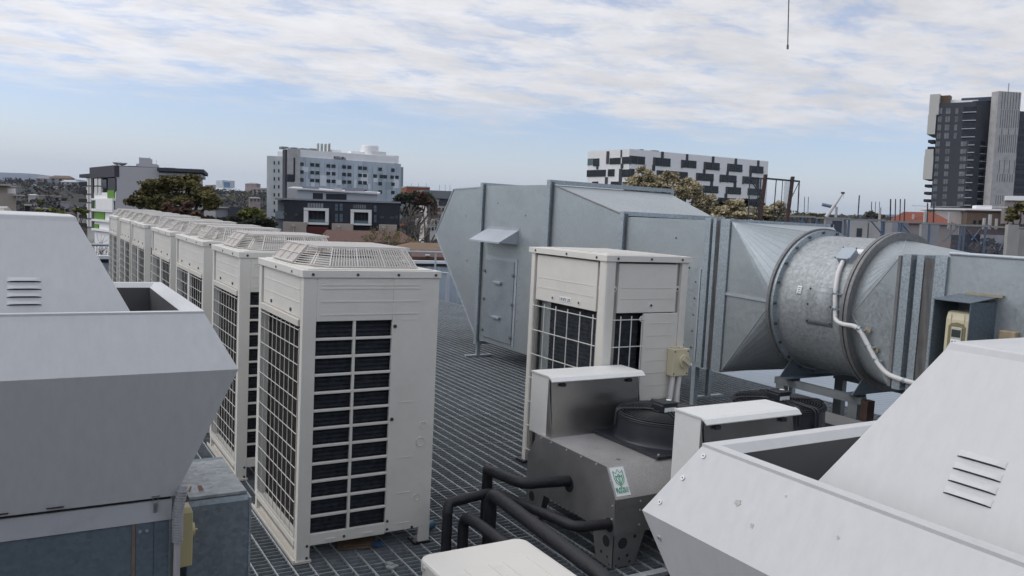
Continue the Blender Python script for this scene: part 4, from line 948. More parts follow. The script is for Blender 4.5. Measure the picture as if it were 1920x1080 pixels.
GLASSL = pm('window_glass_curtained', (.16,.17,.18), .3, var=.5, scale=.4)
FRAMEW = pm('white_frame', (.62,.62,.61), .5)
CHAR = pm('charcoal_cladding', (.022,.023,.032), .6, var=.15, scale=.6)
CHARB = pm('charcoal_wall', (.058,.058,.068), .75, var=.12, scale=.4)
CONC = pm('grey_concrete', (.42,.41,.40), .85, var=.12, scale=.5, dirt=(.14,.13,.12), dscale=.3, damt=.4)
WHITEP = pm('white_render', (.76,.755,.745), .7, var=.04, scale=.4)
GREYW = pm('grey_render_wall', (.42,.405,.42), .8, var=.04, scale=.3)
LIME = pm('lime_green_panel', (.11,.26,.02), .5, var=.1)
BALU = pm('glass_balustrade', (.10,.14,.15), .15, var=.2)
TAN = pm('tan_render', (.34,.29,.25), .8, var=.06)
BRICK = pm('brick_wall', (.24,.10,.06), .85, var=.2, scale=3)
MAROON = pm('maroon_wall', (.09,.025,.022), .8, var=.2)
TILE_B = pm('brown_roof_tile', (.11,.062,.048), .8, var=.2, scale=1.5)
TILE_R = pm('terracotta_roof_tile', (.20,.06,.036), .8, var=.25, scale=1.5)
TILE_T = pm('tan_roof_tile', (.17,.115,.075), .8, var=.2, scale=1.5)
ROOFG = pm('pale_roof', (.45,.45,.45), .6, var=.08)

# ---- hospital
f = Fac(560, 330, 38); f2 = Fac(545, 330, -52, f.p0)
h = Bld('hospital_building', 'grey and white hospital block with lettering on its white parapet', 'hospital', f)
CLAD = pm('silver_blue_cladding', (.40,.45,.50), .45, metal=.1, var=.22, scale=.22, stretch=(1,1,.35))
CLADL = pm('pale_cladding', (.62,.64,.68), .45, var=.05); CLADD = pm('slate_cladding', (.26,.32,.35), .45, var=.05)
uR, zT = f.uz(752, 305); u0_, z_par = f.uz(563, 294)
zt2 = f.uz(560, 282)[1]
m = MB(); f.box(m, 0, uR, 0, 7, GZ, z_par); h.part(m, 'wall', CLAD)
m = MB(); f.box(m, .3, uR*.94, .6, 6.5, z_par, f.uz(575,281)[1]); h.part(m, 'parapet', WHITEP)
m = MB(); ub, zb = f.uz(763, 313); f.box(m, uR, ub, 3, 7, GZ, zb); h.part(m, 'wing', CLADD)
a0, z0 = f.uz(536, 279); m = MB(); f.box(m, -5.2, .0, -1.2, 2, GZ, f.uz(558,280)[1]); h.part(m, 'concrete_core', CONC)
m = MB(); f.rect(m, 548, 296, 551, 340, -1.3, -1.19); f.rect(m, 536, 327, 549, 341, -1.3, -1.19); h.part(m, 'dark_slot', CHAR)
m = MB(); f.box(m, -6.0, -5.2, -.6, 2, GZ, f.uz(558,280)[1]-.5); h.part(m, 'dark_return', CHARB)
# left wing
fl = Fac(500, 352, 14)
uL, zL = fl.uz(533, 293)
m = MB(); fl.box(m, 0, uL, 0, 20, GZ, fl.uz(500,292)[1]); lw = h.part(m, 'wing', pm('pale_panel_wing', (.52,.53,.52), .5, var=.16, scale=.25, stretch=(1,1,.4)))
lw['label'] = 'paler wing with narrow windows'
m = MB(); fl.rect(m, 520, 283, 531, 293, 3, 9); h.part(m, 'roof_tank', WHITEP)
for y in (305, 320, 335, 350, 365, 380, 395):
    for x0_, x1_ in ((513,515.5),(521.5,524)):
        m = MB(); fl.rect(m, x0_, y-3, x1_, y+3.5, -.12, .1); h.part(m, 'window', GLASS)
# facade panels and windows
for c, (x0_, x1_) in enumerate(((566,578),(578,582),(600,612),(630,640),(652,660),(676,690),(700,708),(722,736),(583,590),(616,622),(641,645),(663,668),(690,694),(710,716),(738,748))):
    m = MB(); y0_ = 313+(c*7) % 29+.05*(x0_-560); f.rect(m, x0_, y0_, x1_, y0_+(9,14,20)[c % 3], -.10, .05); h.part(m, 'facade_panel', (CLADL, CLADD, CLADL)[c % 3])
for r, yb in enumerate((307.5, 322.2, 337.0, 354)):
    for x in (565.5, 585.3, 595, 615.6, 625.2, 645, 655, 675, 684, 712.5, 736.5) if r != 1 else (565.5, 585.3, 595, 615.6, 625.2, 645, 655, 675, 684, 703, 715, 722, 735, 744):
        yy = yb+(x-566)*(.066-.009*r)
        w_ = 3.2 if x > 700 else 3.6
        m = MB(); f.rect(m, x-w_, yy-3.0, x+w_, yy+3.4, -.18, .08); h.part(m, 'window', GLASS)
m = MB()
for x in range(572, 750, 9): f.rect(m, x, 300+(x-566)*.075, x+.5, 385, -.06, .05)
for y in (315, 329.5, 344.5): 
    pass
h.part(m, 'joint', CLADD)
for x0_, y0_, x1_, y1_ in ((532.5,274.5,545,279),(552,276,562,280),(568,277.5,580,282),(586,278,598,283)):
    m = MB(); f.rect(m, x0_, y0_, x1_, y1_, 2, 5); h.part(m, 'roof_fan', pm('roof_plant_grey', (.20,.22,.24), .6, var=.2))
for k in range(8):
    m = MB(); f.rect(m, 600.5+k*3.5, 268.5+(k % 3)*.7, 602.6+k*3.5, 283.5, 2+(k % 2)*2, 3+(k % 2)*2); h.part(m, 'flue', pm('flue_grey', (.33,.33,.32), .5, var=.1))
m = MB(); f.rect(m, 629, 280.5, 646, 287, 3, 6); h.part(m, 'plant_room', WHITEP)
m = MB(); f.rect(m, 664, 284, 700, 290, 3, 6); f.rect(m, 700, 284, 726, 302, 1, 6); f.rect(m, 727, 291, 752, 305, 2, 6.5); h.part(m, 'plant_room', WHITEP)
up, zp = f.uz(704, 272); q = f.pt(up, 5, 0); ur_ = (f.uz(720,272)[0]-f.uz(686,272)[0])*.48
m = MB(); m.lathe((q.x, q.y, 0), [(0,zp),(ur_*.86,zp),(ur_*.9,zp-.5),(ur_,f.uz(704,285)[1]-2)], 32); h.part(m, 'drum_tank', WHITEP)
uS, zS = f.uz(627, 292.5); sgx, sgz = f.uz(627, 296.3)
fq = Bld.__dict__
m4 = Matrix.Identity(4)
o_ = f.pt(uS, .45, zS)
sg = text('BOX HILL\nHOSPITAL', 'sign_lettering', INK, h.t, 1.25, (Matrix.Translation(h.p) @ Matrix.Rotation(h.rz, 4, 'Z')).inverted() @ frame4(f.pt(uS, .45, zS-.9), f.t, (0,0,1)), depth=.05, bold=.03)

# ---- black terrace block with white window boxes, in front of the hospital
f = Fac(533, 125, 8)
d = Bld('terrace_building', 'black clad block with two white framed balcony boxes below the hospital', 'building', f)
u1_, zt = f.uz(750, 383); z0_ = f.uz(533, 374.5)[1]
m = MB(); f.box(m, 0, u1_, 0, 9, GZ, z0_); d.part(m, 'wall', CHAR)
m = MB(); f.box(m, -1.4, u1_+.1, -.25, 9.2, z0_, z0_+.25); d.part(m, 'roof', pm('roof_edge_grey', (.22,.23,.25), .5))
m = MB(); f.rect(m, 516, 396, 533, 410, 0, 4); f.rect(m, 518, 375, 531, 396, 1.5, 4); f.rect(m, 516, 410, 533, 440, .5, 4); d.part(m, 'stair_tower', pm('steel_grey_glass', (.16,.18,.20), .3, var=.3, scale=.5))
for (a,b,c,e), (a2,b2,c2,e2) in (((571,390,617,421),(579,395,611,417)),((658,393,697,422),(664,398,691,419))):
    m = MB()
    for r_ in ((a,b,c,b2),(a,e2,c,e),(a,b2,a2,e2),(c2,b2,c,e2)): f.rect(m, *r_, -1.1, .3)
    fr = d.part(m, 'balcony_frame', FRAMEW)
    m = MB(); f.rect(m, a2, b2, c2, e2, .15, .3); d.part(m, 'recess', GLASS, fr)
    m = MB(); f.rect(m, a2+.3, e2-5.5, c2-.3, e2, -.7, -.66); d.part(m, 'balustrade', BALU, fr)
    m = MB()
    for k in range(1,4): x = a2+(c2-a2)*k/4; f.rect(m, x-.25, b2+2, x+.25, e2, -.05, .14)
    d.part(m, 'mullion', pm('grey_curtain', (.09,.10,.12), .6), fr)
for x0_, y0_, x1_, y1_ in ((628.5,382,633.5,395),(637,382,642.5,395),(628.5,401,633.5,416),(637,401,642.5,416),(701,385.5,706,397),(701,403,706,417)):
    m = MB(); f.rect(m, x0_, y0_, x1_, y1_, -.05, .05); w_ = d.part(m, 'window', pm('window_steel_blue', (.09,.12,.15), .2, var=.3))
    m = MB(); f.rect(m, x0_, (y0_+y1_)/2-.3, x1_, (y0_+y1_)/2+.3, -.08, -.05); d.part(m, 'glazing_bar', CHAR, w_)
for x0_, y0_, x1_, y1_ in ((577,381,606,389.5),(662,384,686,391)):
    m = MB(); f.rect(m, x0_, y0_, x1_, y1_, -.04, .05); w_ = d.part(m, 'window', GLASSL)
    m = MB()
    for k in range(1, 6): x = x0_+(x1_-x0_)*k/6; f.rect(m, x-.5, y0_, x+.5, y1_, -.08, -.04)
    d.part(m, 'glazing_bar', CHAR, w_)
for x0_, y0_, x1_, y1_ in ((712,405,720,409),(731,406,739,410),(741,404,746,410),(531,399,538,403.5),(553,400,558,404)):
    m = MB(); f.rect(m, x0_, y0_, x1_, y1_, -.04, .05); d.part(m, 'window', CHARB)
m = MB(); f.rect(m, 554, 357.5, 706, 375, 2.2, 8); d.part(m, 'upper_storey', pm('pale_grey_boards', (.36,.38,.40), .6, var=.06, scale=2, stretch=(.1,.1,6)))
m = MB(); m.poly([f.pt(f.uz(536,353)[0],1.6,f.uz(536,353.5)[1]), f.pt(f.uz(711,364)[0],1.6,f.uz(711,364.5)[1]), f.pt(f.uz(711,364)[0],9,f.uz(711,364.5)[1]+.4), f.pt(f.uz(536,353)[0],9,f.uz(536,353.5)[1]+.4)], (0,0,.18)); d.part(m, 'upper_roof', ROOFG)
for a in ((584,361.5,603,374),(609,363,648,376)):
    m = MB(); f.rect(m, *a, 2.1, 2.25); d.part(m, 'window', CHAR)
for k in range(9):
    x = 565+k*5 if k < 5 else 645+(k-5)*9
    m = MB(); p0_ = f.uz(x, 356+.03*(x-565)); p1_ = f.uz(x+7, 351+.03*(x-565))
    m.poly([f.pt(p0_[0],3,p0_[1]+.1), f.pt(p0_[0]+.9,3,p0_[1]+.1), f.pt(p0_[0]+.55,3.6,p0_[1]+.62), f.pt(p0_[0]-.35,3.6,p0_[1]+.62)], (0,.03,.03)); d.part(m, 'solar_panel', pm('solar_dark', (.10,.11,.14), .3))
m = MB(); f.rect(m, 622, 352, 638, 358, 3, 4); d.part(m, 'roof_plant', ROOFG)
for x0_, y0_, x1_, y1_ in ((534,416,577,446),(624,419,663,447),(711,421,744,447)):
    m = MB(); f.rect(m, x0_, y0_, x1_, y1_, -2.2, 0); d.part(m, 'forecourt_wall', TAN)
m = MB(); f.rect(m, 577, 425, 616, 446, -1.8, 0); d.part(m, 'entrance_wall', MAROON)
for x in (554, 637, 720):
    m = MB(); f.rect(m, x-.7, 424+.02*(x-554), x+.7, 446, -2.45, -2.3); f.rect(m, x-2.2, 421+.02*(x-554), x+2.2, 424+.02*(x-554), -2.6, -2.25); d.part(m, 'downpipe', pm('downpipe_cream', (.45,.42,.38), .6))

# ---- grey apartment block with lime green insets
f = Fac(217, 105, 18); g = Fac(217, 105, -50, f.p0)
a = Bld('apartment_block', 'grey apartment block with lime green balcony insets at the left', 'building', f)
zt = f.uz(219, 311.5)[1]; uR = f.uz(298, 316)[0]
uL = g.uz(160, 330)[0]
m = MB(); f.box(m, 0, uR, 0, 14, GZ, zt); a.part(m, 'blank_wall', GREYW)
m = MB(); f.rect(m, 298, 325, 378, 330, -.5, 12); f.rect(m, 298, 330, 372, 392, .5, 12); up = a.part(m, 'rear_wing', pm('white_grey_render', (.42,.42,.43), .7, var=.05))
m = MB(); f.rect(m, 296, 316.5, 383, 323, -1.2, 12); a.part(m, 'flat_roof', CHARB)
for x0_, y0_, x1_, y1_ in ((300,323,312,332),(315,325,334,338),(362,328,374,338),(316,362,330,373),(340,363,360,370)):
    m = MB(); f.rect(m, x0_, y0_, x1_, y1_, .38, .6); a.part(m, 'window', GLASS)
m = MB(); g.box(m, uL*.70, 0, 0, 9, GZ, g.uz(200,311.5)[1]-3.4); a.part(m, 'white_bay', WHITEP)
m = MB(); g.rect(m, 170, 312, 217, 333, -.15, 10); a.part(m, 'top_storey', CHARB)
m = MB(); g.rect(m, 150, 326, 176, 332.5, -.1, 8); a.part(m, 'roof_slab', CHAR)
m = MB(); g.box(m, uL, uL*.70, .15, 9, GZ, g.uz(170,333)[1]); a.part(m, 'panel_wing', pm('panel_grey', (.35,.35,.33), .6, var=.2, scale=.6))
for k, y in enumerate((341.5, 357, 373, 388.5, 403, 419)):
    m = MB(); g.rect(m, 147.5, y-.5, 162, y+6.5, .0, 3); b_ = a.part(m, 'balcony', pm('balcony_black', (.008,.008,.010), .6, spec=.1))
    m = MB(); g.rect(m, 161, y-7, 172, y+6, .08, .3); w_ = a.part(m, 'window', pm('white_blind', (.58,.575,.55), .7, var=.1, scale=.8))
    m = MB(); g.rect(m, 161, y+6, 173, y+7.2, .02, .3); g.rect(m, 165.5, y-7, 166.3, y+6, .04, .2); a.part(m, 'frame', CHAR, w_)
m = MB(); g.rect(m, 172.5, 333, 176.5, 430, -.1, 1); a.part(m, 'dark_fin', CHARB)
m = MB(); g.rect(m, 203, 334, 216.8, 358, -.06, .2); a.part(m, 'slate_panel', CHARB)
for r_ in ((192,337,201,352),):
    m = MB(); g.rect(m, *r_, -.1, .15); a.part(m, 'window', GLASS)
for r_ in ((203,357,215.5,373),(178.5,376,184.5,392),(178.5,396,197,412),(178.5,420,186,433)):
    m = MB(); g.rect(m, *r_, -.12, .2); a.part(m, 'green_inset', LIME)
for y0_, y1_ in ((372,376),(392,397),(412,416),(430,434)):
    m = MB(); g.rect(m, 176.5, y0_, 216.5, y1_, -.35, .2); a.part(m, 'balcony_slab', WHITEP)
m = MB(); g.rect(m, 185, 373, 216.5, 394, -.38, -.2); a.part(m, 'balcony_front', WHITEP)
for r_ in ((178,335,183.5,348),(185.5,335,190.5,348),(178,350,183.5,364),(185.5,350,190.5,364)):
    m = MB(); g.rect(m, *r_, -.08, .15); w_ = a.part(m, 'window', MATS['white_blind'])
m = MB(); f.rect(m, 253.5, 292.5, 273.5, 314, 4, 8); f.rect(m, 273.5, 304.5, 287, 314, 4, 8); f.rect(m, 248, 304, 254, 312, 4, 8); a.part(m, 'lift_overrun', GREYW)
m = MB(); f.rect(m, 234, 309, 252, 312, 3, 6); a.part(m, 'roof_plant', CHARB)
m = MB(); f.rect(m, 300, 311, 322, 316, 5, 8); f.rect(m, 286, 314, 300, 317, 5, 8); a.part(m, 'roof_plant', GREYW)
for x, y in ((197,308),(206,309)):
    c_ = g.uz(x, y); P_ = g.pt(c_[0], 1.5, c_[1]); m = MB(); m.lathe((P_.x,P_.y,P_.z), [(.0,.0),(.35,.06),(.62,.30),(.6,.33),(.3,.1)], 16); m.cyl((P_.x,P_.y,P_.z-.6), (0,0,1), .06, .7, 6); a.part(m, 'satellite_dish', pm('dish_grey', (.35,.35,.36), .5))
for x, y0_, y1_ in ((252,290,298),(273,290,294),(285.5,296,306)):
    m = MB(); f.rect(m, x-.25, y0_, x+.25, y1_, 5, 5.05); a.part(m, 'antenna', CHARB)

# ---- chequered white apartment block
f = Fac(1175, 205, 33); g = Fac(1175, 205, -50, f.p0)
a = Bld('apartment_block', 'white apartment block with chequered dark window bands behind the duct', 'building', f)
uR = f.uz(1441, 301)[0]; zt = f.uz(1180, 279)[1]; uL = g.uz(1102, 285)[0]
m = MB(); f.box(m, 0, uR, 0, 14, GZ, zt); a.part(m, 'wall', WHITEP)
m = MB(); g.box(m, uL, 0, .02, 12, GZ, zt-.02); a.part(m, 'side_wall', WHITEP)
def zx(x, y): return 1080+x/4.571, 260+y/4.571
rows = [[(395,150,590,218),(660,165,808,236),(900,186,1030,250),(1094,204,1230,268),(1295,218,1424,283),(1486,235,1604,297)],
        [(370,258,500,330),(690,272,748,330),(806,282,956,346),(1028,298,1178,362),(1230,312,1374,374),(1425,326,1565,388)],
        [(400,365,470,420),(660,365,760,425),(870,380,990,440),(1084,404,1218,466),(1282,415,1412,476),(1470,428,1600,486)],
        [(1000,480,1130,545),(1216,508,1370,575),(1420,515,1560,575)]]
for r_ in rows:
    for k, (x0_, y0_, x1_, y1_) in enumerate(r_):
        if x0_ < 455:
            m = MB(); g.rect(m, *zx(x0_, y0_+6), *zx(455, y1_-2), -.10, .1); a.part(m, 'window', GLASS); x0_ = 456
        m = MB(); f.rect(m, *zx(x0_, y0_), *zx(x1_, y1_), -.12, .1); w_ = a.part(m, 'window', GLASS)
        m = MB(); f.rect(m, *zx(x0_+(x1_-x0_)*.48, y0_), *zx(x0_+(x1_-x0_)*.53, y1_), -.2, -.12); f.rect(m, *zx(x0_, y0_), *zx(x0_+14, y1_), -.22, -.12)
        if x0_ > 1000: f.rect(m, *zx(x0_+16, y1_-16), *zx(x1_, y1_-12), -.4, -.3)
        a.part(m, 'frame', pm('brown_grey_frame', (.07,.065,.065), .6), w_)
for x0_, y0_, x1_, y1_ in ((728,112,750,172),(942,132,960,190),(1164,152,1184,208),(1360,170,1378,222),(1552,186,1570,240),(652,225,676,275),(1088,262,1108,302),(1288,278,1306,316),(1485,290,1503,330),(1150,355,1172,408),(1350,368,1372,418),(1540,382,1562,430),(1272,470,1294,512)):
    m = MB(); f.rect(m, *zx(x0_, y0_), *zx(x1_, y1_), -.14, .05); a.part(m, 'slot_window', CHARB)
for x0_, y0_, x1_, y1_ in ((262,108,284,215),(384,97,394,160),(150,170,200,235),(290,165,382,218),(95,268,255,325),(275,262,330,322),(370,258,394,405),(250,330,272,400),(140,368,190,400),(300,368,366,410),(176,225,192,262),(385,215,405,255)):
    m = MB(); g.rect(m, *zx(x0_, y0_), *zx(x1_, y1_), -.14, .05); a.part(m, 'window', GLASS if x1_-x0_ > 30 else CHARB)
m = MB(); g.rect(m, *zx(100,170), *zx(150,228), -.05, 3); a.part(m, 'corner_balcony', BALU)
for x0_, y0_, x1_, y1_ in ((628,86,650,102),(732,96,780,112)):
    m = MB(); f.rect(m, *zx(x0_, y0_), *zx(x1_, y1_), 3, 6); a.part(m, 'roof_plant', CHARB)

# ---- tall dark tower at the right
f = Fac(1812, 330, -36); f0 = f
def zt4(x, y): return 1660+x/4., 150+y/4.
tw = Bld('tower_block', 'tall charcoal apartment tower with white end panels and a concrete core', 'building', f)
uL, zT = f.uz(*zt4(400,182)); uLb, zLb = f.uz(*zt4(335,930))
m = MB(); f.box(m, uL-.2, 0, 0, 16, GZ, f.uz(*zt4(560,168))[1]); tw.part(m, 'wall', CHARB)
g = Fac(1812, 330, 20, f.p0)
uG = g.uz(*zt4(820,160))[0]
m = MB(); g.box(m, 0, uG, .02, 14, GZ, g.uz(*zt4(700,156))[1]); tw.part(m, 'side_wall', CHARB)
k_ = Fac(1852, 326, 12)
uK = k_.uz(*zt4(1020,110))[0]; uK0 = k_.uz(*zt4(795,84))[0]
m = MB(); k_.box(m, 0, uK, 0, 3.5, GZ, k_.uz(*zt4(850,82))[1]); core = tw.part(m, 'concrete_core', CONC)
for (ya, yb, n) in ((90,220,7),(225,360,9),(365,410,3),(412,545,10),(600,700,4),(705,765,8),(865,930,9)):
    for q_ in range(n): x = 862+(q_+.5)*150/n-(ya-90)*.055; m = MB(); k_.rect(m, *zt4(x, ya), *zt4(x+3.4, yb), -.06, .02); tw.part(m, 'panel_joint', pm('joint_dark', (.10,.10,.10), .8), core)
m = MB(); k_.box(m, uK, uK+14, 3, 14, GZ, k_.uz(*zt4(1030,225))[1]); tw.part(m, 'rear_wing', CHARB)
for q_ in range(12):
    m = MB(); k_.rect(m, *zt4(1010-q_*.5, 300+q_*57), *zt4(1090, 330+q_*57), 2.9, 3.2); tw.part(m, 'window', GLASS)
m = MB(); f.rect(m, *zt4(332,108), *zt4(405,262), -.6, 15); f.rect(m, *zt4(318,262), *zt4(378,408), -.6, 15); tw.part(m, 'white_end_panel', pm('cream_panel', (.50,.485,.45), .7, var=.03))
m = MB(); f.rect(m, *zt4(300,520), *zt4(362,572), -.6, 15); f.rect(m, *zt4(288,572), *zt4(357,745), -.6, 15); tw.part(m, 'white_end_panel', MATS['cream_panel'])
m = MB(); f.rect(m, *zt4(408,112), *zt4(480,176), 1.5, 6); tw.part(m, 'roof_screen', pm('timber_screen', (.12,.08,.05), .7))
m = MB(); f.rect(m, *zt4(480,140), *zt4(555,172), 3, 9); f.rect(m, *zt4(535,150), *zt4(690,165), 1, 9); tw.part(m, 'roof_plant', WHITEP)
m = MB(); f.rect(m, *zt4(556,118), *zt4(785,150), 5, 11); tw.part(m, 'roof_louvre', pm('blue_grey_louvre', (.05,.06,.09), .5))
m = MB(); k_.rect(m, *zt4(968,16), *zt4(974,95), 3, 3.2); tw.part(m, 'mast', CONC)
for q_ in range(13):
    y = 235+q_*62 if q_ < 4 else 481+(q_-4)*56.4
    sh = (y-235)*.072
    hh = 24 if q_ < 4 else 20
    cols = [(400,426),(455,488),(527,547)] if q_ < 4 else [(397,424),(470,500),(582,626)]
    for x0_, x1_ in cols:
        m = MB(); f.rect(m, *zt4(x0_-sh*(1. if q_ < 4 else .88), y-hh), *zt4(x1_-sh*(1. if q_ < 4 else .88), y+hh*.75), -.06, .06); w_ = tw.part(m, 'window', GLASSL)
        m = MB(); mid = (x0_+x1_)/2-sh*(1. if q_ < 4 else .88); f.rect(m, *zt4(mid-1, y-hh), *zt4(mid+1, y+hh*.75), -.1, -.06); tw.part(m, 'frame', CHARB, w_)
    bx = (585,688) if q_ < 4 else (640,700)
    bs = sh*.95
    m = MB(); f.rect(m, *zt4(bx[0]-bs+(0 if q_ < 4 else 3), y-(35 if q_ < 4 else 24)), *zt4(min(bx[1]-bs+4, 683-sh*.8), y+8), -.03, .06); tw.part(m, 'loggia', GLASS)
    m = MB(); f.rect(m, *zt4(bx[0]-bs-2, y+4), *zt4(min(bx[1]-bs+5, 684-sh*.8), y+10), -.8, .0); tw.part(m, 'balcony_edge', pm('balcony_white', (.40,.40,.41), .6))
    if q_ >= 4:
        m = MB(); g.rect(m, *zt4(727-sh*.8, y-20), *zt4(762-sh*.8, y+14), -.04, .06); tw.part(m, 'loggia', GLASS)
        m = MB(); g.rect(m, *zt4(724-sh*.8, y+14), *zt4(766-sh*.8, y+19), -.7, .0); tw.part(m, 'balcony_edge', MATS['balcony_white'])
    m = MB(); g.rect(m, *zt4(806-sh*.7, y-18), *zt4(815-sh*.7, y+16), -.04, .06); tw.part(m, 'window', GLASS)
for x0_, y0_ in ((320,448),(316,500),(295,783),(290,838),(286,894)):
    m = MB(); f.rect(m, *zt4(x0_, y0_), *zt4(x0_+46, y0_+20), 0, 8); tw.part(m, 'end_balcony', CHAR)

# ---- smaller buildings and houses
def plain(name, label, cat, px, d, yaw, rects, mtl, extra=(), group=None):
    f = Fac(px, d, yaw-math.degrees(math.atan((px-960)/F_PX))); b = Bld(name, label, cat, f, group)
    for pn, r_, v, mm in rects: m = MB(); f.rect(m, *r_, *v); b.part(m, pn, mm or mtl)
    return f, b
plain('building', 'tan rendered flat roofed building at the far left edge', 'building', -20, 75, 0,
      [('wall', (-20,362,31,440), (0,8), TAN), ('upper_wall', (-20,346,14,362), (.5,7), TAN), ('roof_slab', (-20,345,22,348), (-.4,8), pm('slab_beige', (.38,.35,.32), .7)), ('white_bay', (14,353,30,364), (1,4), WHITEP), ('canopy', (24,365,46,367.5), (-1,3), MATS['slab_beige'] if 'slab_beige' in MATS else None)], TAN)
plain('shed', 'small dark shed roof peeping over the left ventilator', 'shed', 47, 60, 0, [('wall', (47,386,56,400), (0,3), CHAR), ('roof', (45,383,60,386), (-.3,3.2), pm('fascia_beige', (.36,.33,.30), .7))], CHAR)
plain('tower_block', 'distant white and blue office tower on the wooded hill', 'building', 416, 900, 20,
      [('wall', (417,338.5,440,352), (0,20), pm('far_tower_white', (.50,.53,.56), .6, var=.2, scale=.1)), ('glass_face', (420,341.5,431,356), (-.5,2), pm('far_tower_blue', (.17,.26,.36), .3)), ('podium', (417,352,431,358), (-2,10), WHITEP)], WHITEP)
plain('warehouse', 'low grey flat roofed warehouse with a red strip beyond the row of units', 'building', 404, 150, 12,
      [('wall', (404,390,430,412), (0,10), pm('shed_grey', (.25,.25,.26), .7)), ('dark_bay', (428,388,452,408), (-1,9), CHARB), ('red_sign', (430,406.3,444,408.6), (-1.2,-1), pm('red_sign', (.5,.03,.03), .5)), ('roof', (402,388.5,430,390), (-.5,10), ROOFG)], CHARB)
f, b = plain('office_building', 'white grid office building with a dark roof band right of the hospital', 'building', 795, 260, 12,
      [('wall', (800,372,850,450), (0,18), pm('cream_concrete', (.48,.45,.41), .8, var=.06)), ('roof_band', (794,357.5,850,372), (-1,18), pm('roof_band_grey', (.17,.18,.19), .6)), ('band', (824,372,850,386), (-.4,2), CHARB)], TAN)
for r_ in range(5):
    for c_ in range(6):
        m = MB(); f.rect(m, 803+c_*6.5, 377+r_*12+c_*.2, 806.5+c_*6.5, 384+r_*12+c_*.2, -.2, .1); b.part(m, 'window', GLASS)
for x in (828, 839, 848): m = MB(); f.rect(m, x-.2, 346, x+.2, 358, 3, 3.1); b.part(m, 'antenna', CHARB)
f, b = plain('brick_building', 'red brick block with a pale railing beside the hospital', 'building', 762, 300, 8, [('wall', (762,351,806,372), (0,14), BRICK), ('parapet', (762,349.5,806,351.5), (-.3,14), CONC)], BRICK)
for x in (772, 785, 800): m = MB(); f.rect(m, x-.2, 343, x+.2, 350, 1, 1.1); b.part(m, 'antenna', CHARB)
def house(label, px0, px1, d, yaw, y_ridge, y_eave, y_base, ridge, tile, wall, depth=9, group='tiled houses below the roof edge'):
    f = Fac(px0, d, yaw-math.degrees(math.atan((px0-960)/F_PX))); b = Bld('house', label, 'house', f, group)
    u1_ = f.uz(px1, y_eave)[0]; ze = f.uz(px0, y_eave)[1]; r0_, zr = f.uz(ridge[0], y_ridge); r1_ = f.uz(ridge[1], y_ridge)[0]
    m = MB(); f.box(m, .4, u1_-.4, .4, depth-.4, GZ, ze); b.part(m, 'wall', wall)
    m = MB(); P_ = [f.pt(0,0,ze), f.pt(u1_,0,ze), f.pt(u1_,depth,ze), f.pt(0,depth,ze), f.pt(r0_,depth/2,zr), f.pt(r1_,depth/2,zr)]
    m.add(P_+[p-Vector((0,0,.18)) for p in P_[:4]], [(0,1,5,4),(1,2,5),(2,3,4,5),(3,0,4),(0,6,7,1),(1,7,8,2),(2,8,9,3),(3,9,6,0),(6,9,8,7)]); rf = b.part(m, 'roof', tile)
    return f, b, rf
f, b, rf = house('long brown tiled house below the black terrace block', 612, 786, 95, 4, 433, 452, 480, (618,765), TILE_B, BRICK, 11)
for x0_, x1_ in ((752,757),(757.5,764),(735,741)): m = MB(); f.rect(m, x0_, 454, x1_, 463, .3, .45); b.part(m, 'window', GLASSL)
m = MB(); f.rect(m, 725.5, 444, 728, 460, -1.2, -.9); f.rect(m, 723.5, 441, 731, 443.5, -1.3, -.8); b.part(m, 'vent_pipe', ROOFG)
house('tan tiled house roof right of the nearest fan cage', 752, 852, 66, 3, 458, 468, 480, (775,840), TILE_T, TAN, 8)
f, b, rf = house('red brick house with a terracotta roof just beyond the roof edge', 775, 862, 50, 2, 473, 481, 497, (790,850), TILE_B, BRICK, 7)
m = MB(); f.rect(m, 797.5, 477.5, 806, 479.5, -.3, .3); b.part(m, 'gutter', ROOFG); m = MB(); f.rect(m, 812, 483, 820, 488, .3, .5); b.part(m, 'window', GLASSL)
f, b, rf = house('red roofed two storey house beside the utility pole', 788, 862, 300, 2, 416, 430, 447, (800,850), pm('red_tile', (.20,.055,.04), .8, var=.2), TAN, 9)
for x in (791, 799, 812): m = MB(); f.rect(m, x-1.5, 434, x+2, 441, .3, .5); b.part(m, 'window', GLASS)
house('small orange roof glimpsed between the black terrace and the bare tree', 738, 762, 170, 0, 417.5, 423, 440, (744,758), pm('orange_tile', (.42,.12,.04), .8, var=.2), TAN, 7)
f, b, rf = house('house with a large orange terracotta hipped roof left of the tower', 1664, 1792, 120, 2, 395.5, 416, 440, (1699,1757), TILE_R, TAN, 13)
for x, y in ((1714,401),(1736,404)): 
    m = MB(); f.rect(m, x-2, y, x+2, y+14, 2, 2.8); b.part(m, 'chimney', CONC)
plain('building', 'beige rendered hall with a white roof edge below the tower', 'building', 1752, 170, 8, [('wall', (1752,394,1812,440), (0,12), pm('pale_pink_render', (.52,.47,.44), .8, var=.05)), ('roof_edge', (1740,391,1900,394.5), (-.5,14), WHITEP), ('railing', (1710,386.5,1800,387.3), (0,.1), CONC), ('skylight', (1832,385,1862,392), (1,5), WHITEP)], TAN)
f, b = plain('brick_building', 'brown brick hall right of the beige hall below the tower', 'building', 1812, 160, 6, [('wall', (1812,396,1890,440), (0,10), pm('brown_brick', (.13,.095,.075), .85, var=.15, scale=1)), ('cap', (1811,394.5,1890,397), (-.3,10), pm('brown_cap', (.08,.055,.045), .7))], BRICK)
for x in (1827, 1837): m = MB(); f.rect(m, x-2.5, 413, x+3, 420, -.1, .1); b.part(m, 'window', GLASS)
